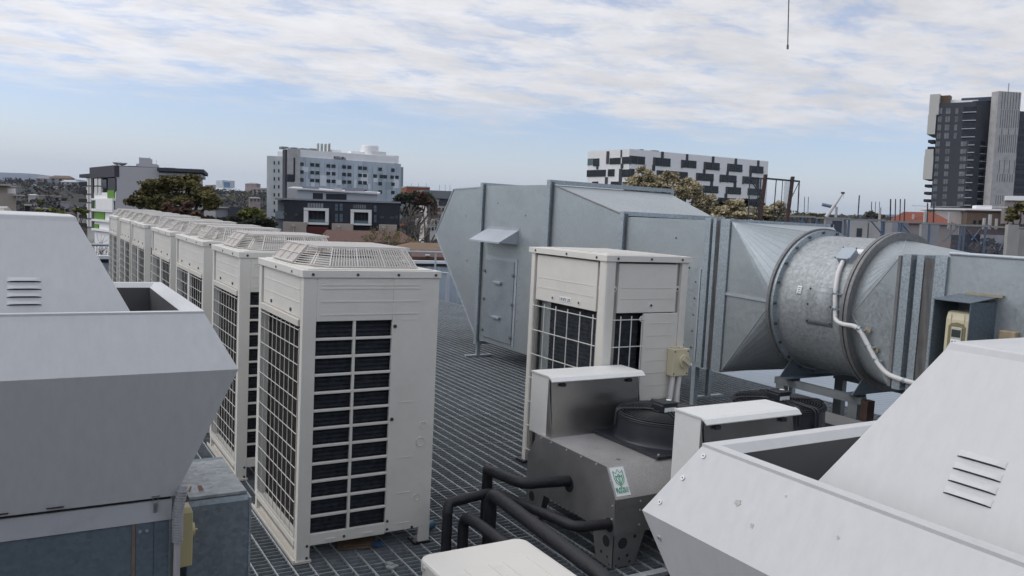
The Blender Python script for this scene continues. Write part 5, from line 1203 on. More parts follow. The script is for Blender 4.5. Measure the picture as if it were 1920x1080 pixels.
plain('office_building', 'grey office with a white sign band at the right edge under the tower', 'building', 1882, 150, 4, [('wall', (1883,376,1940,420), (0,8), pm('mauve_grey', (.24,.21,.20), .7, var=.05)), ('sign_band', (1885,367.5,1940,376), (-.4,2), WHITEP), ('rail', (1835,388,1925,389), (-1,-.9), WHITEP)], WHITEP)
# ---- car, pole
f = Fac(787, 235, 42); c = Bld('parked_car', 'white car parked below the red roofed house', 'car', f)
z0 = f.uz(787,459)[1]; L_ = 4.3
prof = [(0,.25),(0,.72),(.25,.9),(.9,1.02),(1.45,1.46),(3.1,1.48),(4.0,1.02),(4.25,.85),(4.3,.3)]
m = MB(); m.poly([f.pt(u*.6, 0, z0+z) for u, z in prof], f.n*1.75); c.part(m, 'body', pm('car_white', (.68,.69,.70), .2))
m = MB(); m.poly([f.pt(u*.6, -.02, z0+z) for u, z in ((1.2,1.02),(1.55,1.40),(3.0,1.42),(3.6,1.02))], f.n*.02); m.poly([f.pt(.62,.2,z0+1.05), f.pt(.62,1.5,z0+1.05), f.pt(.88,1.45,z0+1.42), f.pt(.88,.25,z0+1.42)], -f.t*.03); c.part(m, 'window', GLASS)
for u in (.5, 2.0): m = MB(); m.cyl(f.pt(u,-.05,z0+.3), f.n, .32, .25, 14); c.part(m, 'wheel', BLACK)
f = Fac(805, 140, 0); c = Bld('utility_pole', 'timber utility pole with a grey transformer beside the red roofed house', 'pole', f)
zt = f.uz(805,384)[1]; m = MB(); m.cyl(f.pt(0,0,GZ), (0,0,1), .16, zt-GZ, 8); c.part(m, 'pole', pm('pole_timber', (.10,.09,.085), .9))
m = MB(); f.rect(m, 800,420,808.5,427, -.4, .4); c.part(m, 'transformer', CONC)
m = MB(); f.rect(m, 798,388,812,389, -.1, .1); c.part(m, 'crossarm', MATS['pole_timber'])
f = Fac(771, 135, 0); c = Bld('utility_pole', 'plain pole standing in front of the dark round tree', 'pole', f)
m = MB(); m.cyl(f.pt(0,0,GZ), (0,0,1), .13, f.uz(771,382)[1]-GZ, 8); c.part(m, 'pole', MATS['pole_timber'])

# ---- construction site at the right
f = Fac(1462, 40, 0)
s = Bld('edge_screen', 'steel framed edge screen with mesh and braces round the building site', 'site screen', f)
BLUES = pm('blue_grey_steel', (.12,.165,.23), .5, metal=.2, var=.15); GREYS = pm('site_grey_steel', (.25,.255,.25), .6, var=.15)
MESHM, mn, ml, mb_ = nt('screen_mesh'); mb_.inputs['Base Color'].default_value = (.09,.105,.16,1); mb_.inputs['Roughness'].default_value = .8; mb_.inputs['Alpha'].default_value = .2
def yt(x): return 404+(x-1462)*.052
m = MB()
for x0_ in range(1462, 1925, 66): f.rect(m, x0_, yt(x0_+33)-1.7, x0_+66.2, yt(x0_+33)+1.7, -.06, .10)
s.part(m, 'top_rail', GREYS)
for x in (1502, 1529, 1583, 1590, 1652, 1656, 1684, 1689, 1741, 1799, 1806, 1846): m = MB(); f.rect(m, x-1.3, yt(x), x+1.3, 482, -.05, .05); s.part(m, 'post', BLUES)
for xa, ya, xb, yb in ((1634,415,1662,448),(1690,418,1722,455),(1770,452,1800,420),(1806,422,1840,462),(1822,450,1842,424),(1502,408,1520,440),(1874,470,1888,440)):
    m = MB(); ua, za = f.uz(xa, ya); u_, z_ = f.uz(xb, yb); m.tube([f.pt(ua,.0,za), f.pt(u_,.0,z_)], .035, n=5); s.part(m, 'brace', BLUES)
for xa, xb in ((1468,1500),(1504,1528),(1532,1582),(1690,1740),(1744,1797),(1808,1845),(1849,1886)):
    m = MB(); f.rect(m, xa, yt((xa+xb)/2)+2, xb, 478, .06, .075); s.part(m, 'mesh_panel', MESHM)
for k, (xa, xb, d_, mm) in enumerate(((1545,1582,44,CONC),(1586,1624,44,CONC),(1627,1651,44,CONC),(1657,1669,44,pm('pale_concrete', (.38,.37,.36), .8, var=.08)),(1670,1700,46,pm('grey_board', (.26,.265,.30), .7, var=.05)),(1725,1741,44,CONC),(1742,1758,44,CONC),(1887,1907,38,pm('board_marked_concrete', (.33,.32,.30), .85, var=.12, scale=1.2)),(1908,1935,38.4,MATS['board_marked_concrete']))):
    q_ = Fac(xa, d_, 0); b = Bld('concrete_panel', ('grey precast wall panel behind the blue braced screen, first from the duct', 'precast wall panel with a dark cut opening behind the screen', 'narrow precast wall panel right of the one with an opening', 'pale narrow concrete column panel behind the screen', 'smooth grey board panel behind the screen under the orange roof', 'concrete panel left of the blue post behind the screen', 'concrete panel right of the blue post behind the screen', 'board marked concrete wall rising above the screen rail at the right', 'board marked concrete wall at the right edge of the photo')[k], 'wall panel', q_, 'concrete panels of the building site')
    m = MB(); top = (yt(xa)-5 if xa == 1887 else yt(xa)+3); q_.rect(m, xa, top, xb, 520, 0, .25); b.part(m, 'panel', mm)
    if k in (0, 1):
        m = MB(); q_.rect(m, *((1560,414,1578,438) if k == 0 else (1606,428,1616,444)), -.02, .02); b.part(m, 'opening', CHARB)
for k, (x, y0_, w_) in enumerate(((1568,388,3.4),(1650,389,2.8),(1735,396,4),(1781,398,4.2),(1857,402,4.6),(1846,409,3.6),(1869,410,3.4))):
    q_ = Fac(x, 46, 0); m = MB(); q_.rect(m, x-w_/2, y0_, x+w_/2, 430, 0, .12)
    b = m.build('concrete_column', CONC); fixn(b); b.matrix_world = TILT; tag(b, ('thin grey column stub beside the crane boom', 'grey column stub right of the thin rebar cage', 'grey column stub before the orange roof', 'taller grey column stub at the right slope of the orange roof', 'tall grey column stub before the brown hall', 'short grey column stub left of the tall one by the brown hall', 'short grey column stub right of the tall one by the brown hall')[k], 'column', 'column stubs of the building site')
RB = pm('rebar_dark', (.045,.047,.055), .7, var=.2)
for k, (xs, y0_, y1_, w_) in enumerate((([1508,1511.5,1515,1518.5],369,402,.8),([1634,1637.5,1641,1645,1648.5,1652.5],378,410,.9),([1669,1674,1678.5,1683,1687.5,1692,1696,1700],373,412,1.5),([1738,1744,1750,1756],380,410,1.0))):
    q_ = Fac(xs[0], 50, 0); b = Bld('rebar_cage', ('slim bundle of four reinforcing bars left of the crane', 'bundle of thin reinforcing bars right of the crane', 'thick bundle of tall reinforcing bars left of the orange roof', 'faint bundle of reinforcing bars in front of the tower foot')[k], 'rebar', q_, 'reinforcing bar bundles')
    for i, x in enumerate(xs):
        m = MB(); ua, za = q_.uz(x+.6, y0_+(i % 2)*.8); u_, z_ = q_.uz(x-.8, y1_+12); m.tube([q_.pt(ua,(i % 2)*.3,za), q_.pt(u_,(i % 2)*.3,z_)], w_*.5*50/F_PX*1.25, n=5); b.part(m, 'bar', RB)
q_ = Fac(1610, 48, 0); m = MB(); q_.rect(m, 1609.3, 366, 1611, 412, 0, .05); b = fixn(m.build('steel_post', RB)); b.matrix_world = TILT; tag(b, 'single thin dark steel post between the two thinner rebar bundles', 'post')
q_ = Fac(1548, 140, 0); c = Bld('mobile_crane', 'white telescopic crane boom rising left to right behind the screen', 'crane', q_)
m = MB(); ua, za = q_.uz(1549, 407); u_, z_ = q_.uz(1580.5, 362); m.tube([q_.pt(ua,0,za), q_.pt(ua*.45+u_*.55,0,za*.45+z_*.55), q_.pt(u_,0,z_)], .3, n=6, radii=[.34,.26,.16]); c.part(m, 'boom', pm('crane_white', (.55,.54,.52), .5, var=.1))
m = MB(); q_.rect(m, 1578,360,1583,363.5, -.2, .3); c.part(m, 'boom_head', CHARB)
m = MB(); q_.rect(m, 1581.8,363,1582.1,371, 0, .02); c.part(m, 'hoist_rope', RB)
m = MB(); ua, za = q_.uz(1545, 383); u_, z_ = q_.uz(1562, 387); m.tube([q_.pt(ua,.8,za), q_.pt(u_,.8,z_)], .3, n=5); c.part(m, 'fly_jib', pm('crane_blue', (.16,.24,.32), .5))
m = MB(); q_.rect(m, 1562,384.5,1569,389, .3, 1.2); c.part(m, 'counterweight', pm('crane_orange', (.35,.17,.10), .6))
# tall mesh screen on rusty posts
q_ = Fac(1432, 30, 6); s = Bld('mesh_screen', 'tall mesh screen hung between two rusty steel columns', 'site screen', q_)
for xa, ya, xb, yb, w_ in ((1436,327,1429,382,5.5),(1487,331,1482,400,5)):
    m = MB(); ua, za = q_.uz(xa, ya); u_, z_ = q_.uz(xb, 470); u_ = ua-(za-z_)*.075; r_ = w_*.5*30/F_PX; m.hexa([q_.pt(u_-r_,-.04,z_), q_.pt(u_+r_,-.04,z_), q_.pt(u_+r_,.08,z_), q_.pt(u_-r_,.08,z_), q_.pt(ua-r_,-.04,za), q_.pt(ua+r_,-.04,za), q_.pt(ua+r_,.08,za), q_.pt(ua-r_,.08,za)]); s.part(m, 'column', RUST)
DG = pm('dark_grey_steel', (.06,.065,.08), .5, metal=.3)
for xa, ya, xb, yb, r_ in ((1405,333,1434,335,.028),(1437,334.5,1500,340,.035),(1406,333,1403,412,.022),(1427,335,1421,412,.02),(1424,335,1418,412,.015),(1456,337,1450,412,.02),(1468,338,1464,400,.015),(1499,340,1496,400,.025),(1406,334,1430,372,.02),(1484,372,1498,343,.015),(1476,384,1487,362,.015),(1483,333,1478,400,.014)):
    m = MB(); ua, za = q_.uz(xa, ya); u_, z_ = q_.uz(xb, yb); m.tube([q_.pt(ua,.02,za), q_.pt(u_,.02,z_)], r_, n=5); s.part(m, 'bar', DG)
M2, mn, ml, mb_ = nt('fine_screen'); mb_.inputs['Base Color'].default_value = (.08,.085,.10,1); mb_.inputs['Roughness'].default_value = .8; mb_.inputs['Alpha'].default_value = .22
m = MB(); q_.rect(m, 1406,335,1428,400, .03, .035); s.part(m, 'mesh', M2); m = MB(); q_.rect(m, 1470,340,1484,398, .03, .035); s.part(m, 'mesh', M2)
# ------------------------------------------------------------------ trees
def leafmat(name, c0, c1):
    if name in MATS: return MATS[name]
    m, n, l, b = nt(name); b.inputs['Roughness'].default_value = .65; b.inputs['Specular IOR Level'].default_value = .25
    g = n.new('ShaderNodeNewGeometry'); mx = n.new('ShaderNodeMix'); mx.data_type = 'RGBA'
    mx.inputs[6].default_value = (*c0, 1); mx.inputs[7].default_value = (*c1, 1)
    l.new(g.outputs['Random Per Island'], mx.inputs[0]); l.new(mx.outputs[2], b.inputs['Base Color'])
    MATS[name] = m; return m
BARK = pm('bark', (.07,.055,.045), .9, var=.3, scale=4)
BARKG = pm('bark_grey', (.14,.12,.105), .9, var=.3, scale=4)
def leaf_cloud(mb, c, rad, n, size, rng, shell=.5):
    for _ in range(n):
        d = Vector((rng.gauss(0,1), rng.gauss(0,1), rng.gauss(0,1))).normalized()*(rng.random()**shell)
        p = Vector((c[0]+d.x*rad[0], c[1]+d.y*rad[1], c[2]+d.z*rad[2]))
        a = Vector((rng.gauss(0,1), rng.gauss(0,1), rng.gauss(0,.7))).normalized(); b = a.orthogonal().normalized()
        b = (b+a.cross(b)*rng.uniform(-1,1)).normalized(); s = size*rng.uniform(.55,1.35)
        mb.add([p-a*s, p+b*s*.55, p+a*s, p-b*s*.55], [(0,1,2,3)])
def tree(name, label, px, d, lumps, leaf, lm, nleaf, bark=BARK, trunk_r=.3, group=None, cat='tree', twigs=0, sub=9, stems=1, lump_gap=.42, grow=1.):
    """lumps: (px, py, rx_px, ry_px) clumps of the crown, given where they stand at distance d"""
    rng = random.Random(hash(label) % 1000 if False else sum(map(ord, label)))
    p0 = ground_at(px, d); t = far_thing(name, label, cat, p0, group)
    k = d/F_PX; mc = MB(); mt = MB()
    C = []
    for (x, y, rx, ry) in lumps:
        rx *= grow; ry *= grow
        q = at(x, y, d); q = q+FH*rng.uniform(-.5,.5)*rx*k
        C.append((q, rx*k, ry*k))
    tot = sum(a*b for _, a, b in C)
    tops = [p0+RH*((i-(stems-1)/2)*trunk_r*3) for i in range(stems)]
    zc = min(c.z-b for c, a, b in C)
    for i, (c, a, b) in enumerate(C):
        base = tops[i % stems]; fork = Vector((base.x*.75+c.x*.25, base.y*.75+c.y*.25, max(GZ+1, zc-.15*(zc-GZ))))
        pts = [base, base.lerp(fork,.6), fork, fork.lerp(c,.55)+Vector((rng.uniform(-.4,.4), rng.uniform(-.4,.4), .2)), c+Vector((0,0,b*.3))]
        mt.tube(pts, trunk_r, n=6, radii=[trunk_r, trunk_r*.8, trunk_r*.62, trunk_r*.35, trunk_r*.10])
        n = int(nleaf*a*b/tot); s_ = max(3, int(sub))
        for j in range(s_):
            dd = Vector((rng.gauss(0,1), rng.gauss(0,1), rng.gauss(0,1))).normalized()*rng.uniform(.35,1.)
            cc = c+Vector((dd.x*a*.72, dd.y*a*.72, dd.z*b*.72)); f_ = rng.uniform(.8,1.25)*lump_gap
            mt.tube([c-Vector((0,0,b*.3)), c.lerp(cc,.6), cc], trunk_r*.1, n=4, radii=[trunk_r*.16, trunk_r*.1, trunk_r*.04])
            mc.cur = 1 if rng.random() < .4 else 0
            leaf_cloud(mc, cc, (a*f_, a*f_, b*f_*.85), n//s_, leaf, rng)
            for _ in range(twigs):
                e = cc+Vector((rng.gauss(0,.5)*a*.5, rng.gauss(0,.5)*a*.5, rng.uniform(-.1,.6)*b*.6)); mt.tube([cc, cc.lerp(e,.5)+Vector((0,0,.1)), e], trunk_r*.03, n=3, radii=[trunk_r*.06, trunk_r*.045, trunk_r*.02])
    fbuild(mt, 'trunk', bark, t, p0)
    if mc.v: fbuild(mc, 'crown', lm, t, p0)
    return t
def bare(name, label, px, d, top, spread, bark, group=None, seed=1, depth=6, r0=.28, leaf=None):
    rng = random.Random(seed); p0 = ground_at(px, d); t = far_thing(name, label, 'tree', p0, group)
    k = d/F_PX; H = at(px, top, d).z-GZ; m = MB(); mc = MB()
    def grow(p, v, L, r, n):
        q = p+v*L; mid = p.lerp(q,.5)+Vector((rng.gauss(0,.05), rng.gauss(0,.05), 0))*L
        m.tube([p, mid, q], r, n=5 if n > 3 else 3, radii=[r, r*.85, r*.68], cap=False)
        if leaf and n < 3: leaf_cloud(mc, q, (L*.5,)*3, 3, leaf[0], rng)
        if n == 0: return
        for _ in range(3 if n > 1 else 4):
            w = (v+Vector((rng.gauss(0,.48)*spread, rng.gauss(0,.48)*spread, rng.uniform(-.12,.40)))).normalized()
            grow(q, w, L*rng.uniform(.58,.82), r*.62, n-1)
    grow(p0, Vector((0,0,1)), H*.30, r0, depth-1)
    fbuild(m, 'trunk', bark, t, p0)
    if mc.v: fbuild(mc, 'crown', leaf[1], t, p0)
    return t
EUC = [leafmat('leaf_eucalypt', (.07,.063,.02), (.16,.13,.042)), leafmat('leaf_eucalypt_dark', (.042,.041,.015), (.12,.105,.034))]
DARKL = [leafmat('leaf_dark', (.012,.018,.008), (.035,.042,.018)), leafmat('leaf_dark2', (.01,.012,.008), (.028,.030,.014))]
YELL_L = [leafmat('leaf_yellow_green', (.085,.10,.018), (.19,.19,.04)), leafmat('leaf_yellow_green2', (.04,.055,.013), (.10,.11,.025))]
FLOW = [leafmat('leaf_blossom', (.24,.195,.10), (.62,.53,.36)), leafmat('leaf_blossom_dark', (.09,.08,.04), (.33,.27,.15))]
REDB = [leafmat('leaf_russet', (.045,.022,.014), (.11,.055,.03)), leafmat('leaf_russet2', (.03,.018,.012), (.07,.04,.025))]
TG = 'trees between the roof and the buildings'
tree('spreading_tree', 'wide spreading olive green tree in front of the grey apartment block', 335, 62,
     [(268,374,26,16),(290,352,28,17),(325,345,30,14),(352,349,24,15),(358,336,18,9),(385,366,26,17),(402,380,20,14),(318,372,32,14),(352,378,28,14),(245,378,10,8),(300,388,26,10)], .15, EUC, 20000, trunk_r=.36, group=TG, sub=22, lump_gap=.42, grow=1.18)
tree('russet_shrub', 'russet brown tree below the spreading olive tree', 330, 54, [(312,392,20,12),(340,396,24,12),(372,404,22,12),(350,384,16,9),(392,412,20,9),(300,402,14,8)], .14, REDB, 6000, trunk_r=.16, group=TG, sub=10, twigs=3)
tree('shrub', 'bright yellow green shrub behind the wide units of the row', 470, 70, [(462,402,17,12),(476,396,16,9),(488,408,14,9)], .18, YELL_L, 3200, trunk_r=.12, group=TG, cat='shrub')
tree('garden_tree', 'golden green tree peeping over the left ventilator cap', 100, 85, [(74,398,14,7),(96,396,14,8),(118,402,16,7),(62,402,10,5)], .16, YELL_L, 2600, trunk_r=.14, group=TG)
tree('garden_tree', 'small lime green round tree on the left hillside', 79, 230, [(79,376,6,5),(74,379,5,4)], .34, YELL_L, 500, trunk_r=.2, group=TG)
tree('garden_tree', 'golden bush between the dark balconies and the left ventilator', 146, 95, [(148,394,8,5),(158,398,8,5)], .16, YELL_L, 900, trunk_r=.12, group=TG)
tree('shrub', 'dark green hedge shrub under the yellow green shrub', 460, 60, [(430,412,24,7),(470,418,26,10),(505,420,18,10),(398,414,14,6)], .16, DARKL, 3600, trunk_r=.12, group=TG, cat='shrub')
tree('round_tree', 'dense dark round headed tree right of the hospital', 778, 175, [(757,370,20,13),(778,372,22,14),(800,374,15,14),(745,380,12,10),(812,386,10,10),(770,395,24,16)], .36, DARKL, 6000, trunk_r=.5, group=TG, sub=12, lump_gap=.5)
tree('russet_tree', 'russet crown between the round dark tree and the white office', 800, 168, [(790,372,17,13),(806,382,12,12),(812,398,12,14)], .30, REDB, 2600, trunk_r=.3, group=TG, twigs=3)
bare('bare_tree', 'pale branched bare tree standing before the dark round tree', 790, 128, 372, 1.1, BARKG, TG, seed=5, depth=7, r0=.38)
bare('bare_tree', 'bare tree with white twigs left of the utility pole', 768, 132, 384, 1.15, pm('bark_pale', (.30,.27,.24), .9), TG, seed=11, depth=7, r0=.30)
bare('small_bare_tree', 'small half bare tree in front of the white framed balcony', 684, 88, 416, 1.2, BARK, TG, seed=3, depth=7, r0=.14, leaf=(.10, leafmat('leaf_sparse', (.10,.085,.03), (.16,.13,.05))))
bare('bare_tree', 'bare dark tree beside the green insets of the apartment block', 196, 52, 402, 1.3, BARK, TG, seed=21, depth=6, r0=.12)
bare('bare_tree', 'low bare shrub between the left ventilator and the far unit', 186, 46, 428, 1.4, BARK, TG, seed=8, depth=6, r0=.10)
tree('blossom_tree', 'tall tree with buff blossom in front of the chequered apartment block', 1240, 46, [(1216,334,15,15),(1190,340,19,13),(1240,346,26,14),(1264,336,10,12),(1300,354,18,15),(1182,352,14,10),(1270,362,30,16),(1214,356,26,14),(1312,378,16,18),(1330,392,10,12),(1330,376,14,12),(1345,398,12,10),(1204,318,12,8),(1252,326,10,7),(1290,342,14,10)], .070, FLOW, 30000, trunk_r=.2, group=TG, sub=40, lump_gap=.30, grow=1.28, stems=2)
tree('shrub', 'dark evergreen shrub between the two buff blossom trees', 1338, 50, [(1336,376,12,10),(1348,386,12,12),(1402,384,16,10),(1424,380,16,13)], .12, DARKL, 3000, trunk_r=.12, group=TG, cat='shrub')
tree('blossom_tree', 'low spreading bush with buff blossom beside the mesh screen', 1400, 34, [(1352,396,16,10),(1378,384,20,12),(1352,404,18,9),(1404,396,22,10),(1428,396,18,11),(1446,392,14,9),(1460,384,12,9),(1470,398,12,9),(1388,404,30,9),(1436,406,28,8)], .06, FLOW, 22000, trunk_r=.12, group=TG, sub=34, lump_gap=.32, grow=1.2)
tree('garden_tree', 'bushy olive green tree under the tower at the right edge', 1902, 80, [(1902,400,16,12),(1912,388,14,10),(1890,408,12,8),(1930,392,16,14)], .17, EUC, 3600, trunk_r=.2, group=TG)
tree('garden_tree', 'brown green scrub on the skyline left of the crane', 1520, 220, [(1500,404,14,5),(1524,404,16,4.5),(1545,405,9,4)], .5, EUC, 900, trunk_r=.3, group=TG)
tree('garden_tree', 'pale round scrubby tree among the thin reinforcing bars', 1635, 220, [(1632,402,12,6),(1648,404,14,5)], .5, [leafmat('leaf_grey', (.06,.065,.05), (.14,.14,.11)), EUC[1]], 700, trunk_r=.2, group=TG)

# ------------------------------------------------------------------ ground, hills, woods
def hill(az_px, r):
    """ground height at distance r in the direction of image column az_px"""
    z = GZ
    x = az_px
    ridge = 15 + 3*sin(x*.013)+2*sin(x*.031+1)
    right = max(0, min(1, (x-900)/500))
    ridge = ridge*(1-right)+(8.5-2.5*(x-1500)/300)*right
    t = max(0, min(1, (r-230)/750)); t = t*t*(3-2*t); z += t*(ridge-GZ)
    if r > 1100: z -= min(1, (r-1100)/500)*18
    if r > 8500:
        t = min(1, (r-8500)/3000); t = t*t*(3-2*t)
        left = max(0, min(1, (700-x)/620))
        mt = 120+165*left**1.0+16*sin(x*.011+2)+8*sin(x*.027)
        z += t*(mt+20)
    return z
rs = [0, 20, 60, 120, 180, 230, 300, 400, 500, 620, 740, 860, 980, 1060, 1100, 1250, 1450, 1900, 4000, 8500, 9500, 10400, 11300, 12200, 12800]
NX = 150; pxs = [-1400+i*(4700/NX) for i in range(NX+1)]
vs = []; fs = []
def polar(px, r):
    a = math.atan((px-960)/F_PX); d_ = FH*cos(a)+RH*sin(a); return CAM_POS.x+d_.x*r, CAM_POS.y+d_.y*r
for r_ in rs:
    for x in pxs: X_, Y_ = polar(x, max(r_, .5)); vs.append((X_, Y_, hill(x, r_) if r_ else GZ))
for i in range(len(rs)-1):
    for j in range(NX): a_ = i*(NX+1)+j; fs.append((a_, a_+1, a_+NX+2, a_+NX+1))
m = MB(); m.add(vs, fs)
GRD = pm('ground_scrub', (.026,.028,.022), .95, var=.35, scale=.05, dirt=(.06,.055,.05), dscale=.03, damt=.6)
o = m.build('hills', GRD); o.matrix_world = TILT; kind(o, 'structure'); fixn(o)
m = MB(); m.add([(-12900,-12900,GZ-14),(12900,-12900,GZ-14),(12900,12900,GZ-14),(-12900,12900,GZ-14)], [(0,1,2,3)])
o = m.build('ground', GRD); o.matrix_world = TILT; kind(o, 'structure')
rng = random.Random(5)
woodA = [leafmat('wood_leaf', (.016,.018,.018), (.042,.044,.036)), leafmat('wood_leaf_brown', (.030,.025,.022), (.07,.056,.047)), leafmat('wood_leaf_lime', (.07,.08,.02), (.13,.13,.035))]
m = MB()
for k in range(3000):
    if k < 900: x = rng.uniform(-260, 560); r_ = 160+900*rng.random()**1.1
    elif k < 1200: x = rng.uniform(350, 560); r_ = 150+900*rng.random()
    else: x = rng.uniform(1380, 2300); r_ = 260+800*rng.random()
    if k > 2650: r_ = rng.uniform(960, 1080); x = rng.uniform(-260, 2200)
    X_, Y_ = polar(x, r_); z = hill(x, r_); h = rng.uniform(3.2, 6.5)
    m.cur = 2 if rng.random() < .04 else (1 if rng.random() < .42 else 0)
    nl = 3 if r_ < 500 else 2
    for _ in range(nl):
        leaf_cloud(m, (X_+rng.gauss(0,1)*h*.4, Y_+rng.gauss(0,1)*h*.4, z+h*.55), (h*.55, h*.55, h*.5), 16 if r_ < 500 else 11, h*.22, rng)
o = m.build('wooded_hills', woodA); o.matrix_world = TILT; kind(o, 'stuff')
# hill houses glimpsed among the trees
hh = [(40,352,960,60,4),(86,346,940,34,11),(114,346,920,38,12),(128,350,900,30,9),(70,358,700,70,5),(92,372,500,42,4),(60,371,420,16,5),(104,356,760,40,5),(20,357,560,24,6),(150,392,240,14,3),(76,395,230,22,4),(128,404,170,18,4),(362,348,1000,30,6),(470,351,1000,26,6),(486,362,800,30,7),(392,352,1000,18,5),(478,378,420,20,6),(120,382,380,24,3)]
hm = [pm('far_wall_pale', (.36,.34,.33), .8, var=.2, scale=.3), pm('far_wall_pink', (.30,.24,.23), .8, var=.2, scale=.3), pm('far_wall_grey', (.24,.24,.25), .8, var=.2, scale=.3)]
hl = ['pale long roofed house high on the left skyline','pale blocks of flats standing on the left skyline','pinkish flats on the skyline right of the pale ones','lower pink flats on the right slope of the skyline flats','long pink grey roof in the middle of the left hillside','pale roof among trees in the lower left hillside','small pale gable at the left of the hillside','flat grey roof right of the long pink grey roof','pale house behind the tan flat roofed building','low pale roof beside the dark balconies of the apartment block','pale roof edge right of the dark shed','low roof just above the ventilator cap','grey house left of the distant office tower','pale house left of the hospital on the skyline','grey flats just left of the hospital wing','small pale house left of the distant office tower foot','dark grey block low beside the hospital wing','pale verandah roof among the yellow green trees']
for i, (x, y, d_, w_, h_) in enumerate(hh):
    q_ = Fac(x, d_, rng.uniform(-25, 25)); b = Bld('distant_house', hl[i], 'house', q_, 'houses among the hillside trees')
    k_ = d_/F_PX; z = at(x, y, d_).z; W_ = w_*k_*.5; H_ = h_*k_; D_ = W_*.9; zr = z+H_
    m = MB(); q_.box(m, -W_, W_, 0, D_, z-6, zr); b.part(m, 'wall', hm[i % 3])
    m = MB(); P_ = [q_.pt(-W_*1.08,-.4,zr), q_.pt(W_*1.08,-.4,zr), q_.pt(W_*1.08,D_+.4,zr), q_.pt(-W_*1.08,D_+.4,zr), q_.pt(-W_*.7,D_/2,zr+H_*.4), q_.pt(W_*.7,D_/2,zr+H_*.4)]
    m.add(P_, [(0,1,5,4),(1,2,5),(2,3,4,5),(3,0,4),(0,3,2,1)]); b.part(m, 'roof', [ROOFG, TILE_T, hm[2]][(i*2) % 3])
    if i in (1, 2, 3, 14, 16):
        for c_ in range(3):
            for r_ in range(2): m = MB(); q_.box(m, -W_+W_*2*(c_+.3)/3, -W_+W_*2*(c_+.7)/3, -.3, .1, z+H_*(.15+r_*.45), z+H_*(.4+r_*.45)); b.part(m, 'window', GLASS)

# ------------------------------------------------------------------ haze
HAZE = True
if HAZE:
    hm_ = bpy.data.materials.new('haze'); hm_.use_nodes = True; n = hm_.node_tree.nodes; n.clear(); l = hm_.node_tree.links
    out = n.new('ShaderNodeOutputMaterial'); pv = n.new('ShaderNodeVolumePrincipled'); pv.inputs['Color'].default_value = (.62,.74,.95,1); pv.inputs['Density'].default_value = .00006; pv.inputs['Anisotropy'].default_value = .25
    l.new(pv.outputs[0], out.inputs['Volume'])
    o = B(-13000, 13000, -13000, 13000, GZ-300, 420).build('haze', hm_); kind(o, 'stuff')
    hm_.cycles.homogeneous_volume = True if hasattr(hm_.cycles, 'homogeneous_volume') else None

# ------------------------------------------------------------------ sky and sun
SUN_AZ, SUN_EL = R(-62), R(46)          # measured from +Y towards +X; soft sun behind thin cloud, to the left
w = bpy.data.worlds.new('World'); SC.world = w; w.use_nodes = True
n = w.node_tree.nodes; l = w.node_tree.links; n.clear()
out = n.new('ShaderNodeOutputWorld'); bg = n.new('ShaderNodeBackground'); l.new(bg.outputs[0], out.inputs[0])
sky = n.new('ShaderNodeTexSky'); sky.sky_type = 'NISHITA'; sky.sun_disc = False; sky.sun_elevation = SUN_EL; sky.sun_rotation = SUN_AZ
sky.air_density = 1.0; sky.dust_density = .6; sky.ozone_density = 2.0
tc = n.new('ShaderNodeTexCoord')
vr = n.new('ShaderNodeVectorRotate'); vr.rotation_type = 'AXIS_ANGLE'; vr.inputs['Axis'].default_value = FF; vr.inputs['Angle'].default_value = 0.0
l.new(tc.outputs['Generated'], vr.inputs['Vector'])
sp = n.new('ShaderNodeSeparateXYZ'); l.new(vr.outputs[0], sp.inputs[0])
def M_(op, a, b=None, c=None):
    q = n.new('ShaderNodeMath'); q.operation = op
    for i, x in enumerate((a, b, c)):
        if x is None: continue
        if isinstance(x, (int, float)): q.inputs[i].default_value = x
        else: l.new(x, q.inputs[i])
    return q.outputs[0]
def MR(v, a, b, c=0., d=1., smooth=True):
    q = n.new('ShaderNodeMapRange'); q.interpolation_type = 'SMOOTHSTEP' if smooth else 'LINEAR'
    l.new(v, q.inputs[0])
    for i, x in enumerate((a, b, c, d)): q.inputs[i+1].default_value = x
    return q.outputs[0]
SKY_STRENGTH = .14
zz = M_('MAXIMUM', sp.outputs[2], .0)
den = M_('ADD', zz, .075)
cb = n.new('ShaderNodeCombineXYZ'); l.new(M_('DIVIDE', sp.outputs[0], den), cb.inputs[0]); l.new(M_('DIVIDE', sp.outputs[1], den), cb.inputs[1])
mp = n.new('ShaderNodeMapping'); mp.inputs['Rotation'].default_value = (0, 0, YAW+.25); mp.inputs['Scale'].default_value = (.55, .75, 1); l.new(cb.outputs[0], mp.inputs['Vector'])
def NZ(scale, det, rough, dist=0., vec=mp.outputs[0], off=0):
    q = n.new('ShaderNodeTexNoise'); q.inputs['Scale'].default_value = scale; q.inputs['Detail'].default_value = det; q.inputs['Roughness'].default_value = rough; q.inputs['Distortion'].default_value = dist
    l.new(vec, q.inputs['Vector']); return q.outputs['Fac']
n1 = NZ(.6, 6, .55, .4); n2 = NZ(4.2, 10, .66, .25); n3 = NZ(1.1, 5, .55, .2)
edge = M_('ADD', sp.outputs[2], M_('MULTIPLY', M_('SUBTRACT', n1, .5), .15)); edge = M_('ADD', edge, M_('MULTIPLY', M_('SUBTRACT', n2, .5), .05))
cover = MR(edge, .098, .140)
tex = MR(n2, .28, .56, .30, 1.)
streak = M_('MULTIPLY', MR(n3, .50, .66), MR(sp.outputs[2], .06, .10, 0., .62))
cov = M_('MAXIMUM', M_('MULTIPLY', cover, tex), streak)
# pale band of low cloud and moisture towards the horizon
lowb = MR(sp.outputs[2], .0, .10, .85, .0)
cov2 = cov
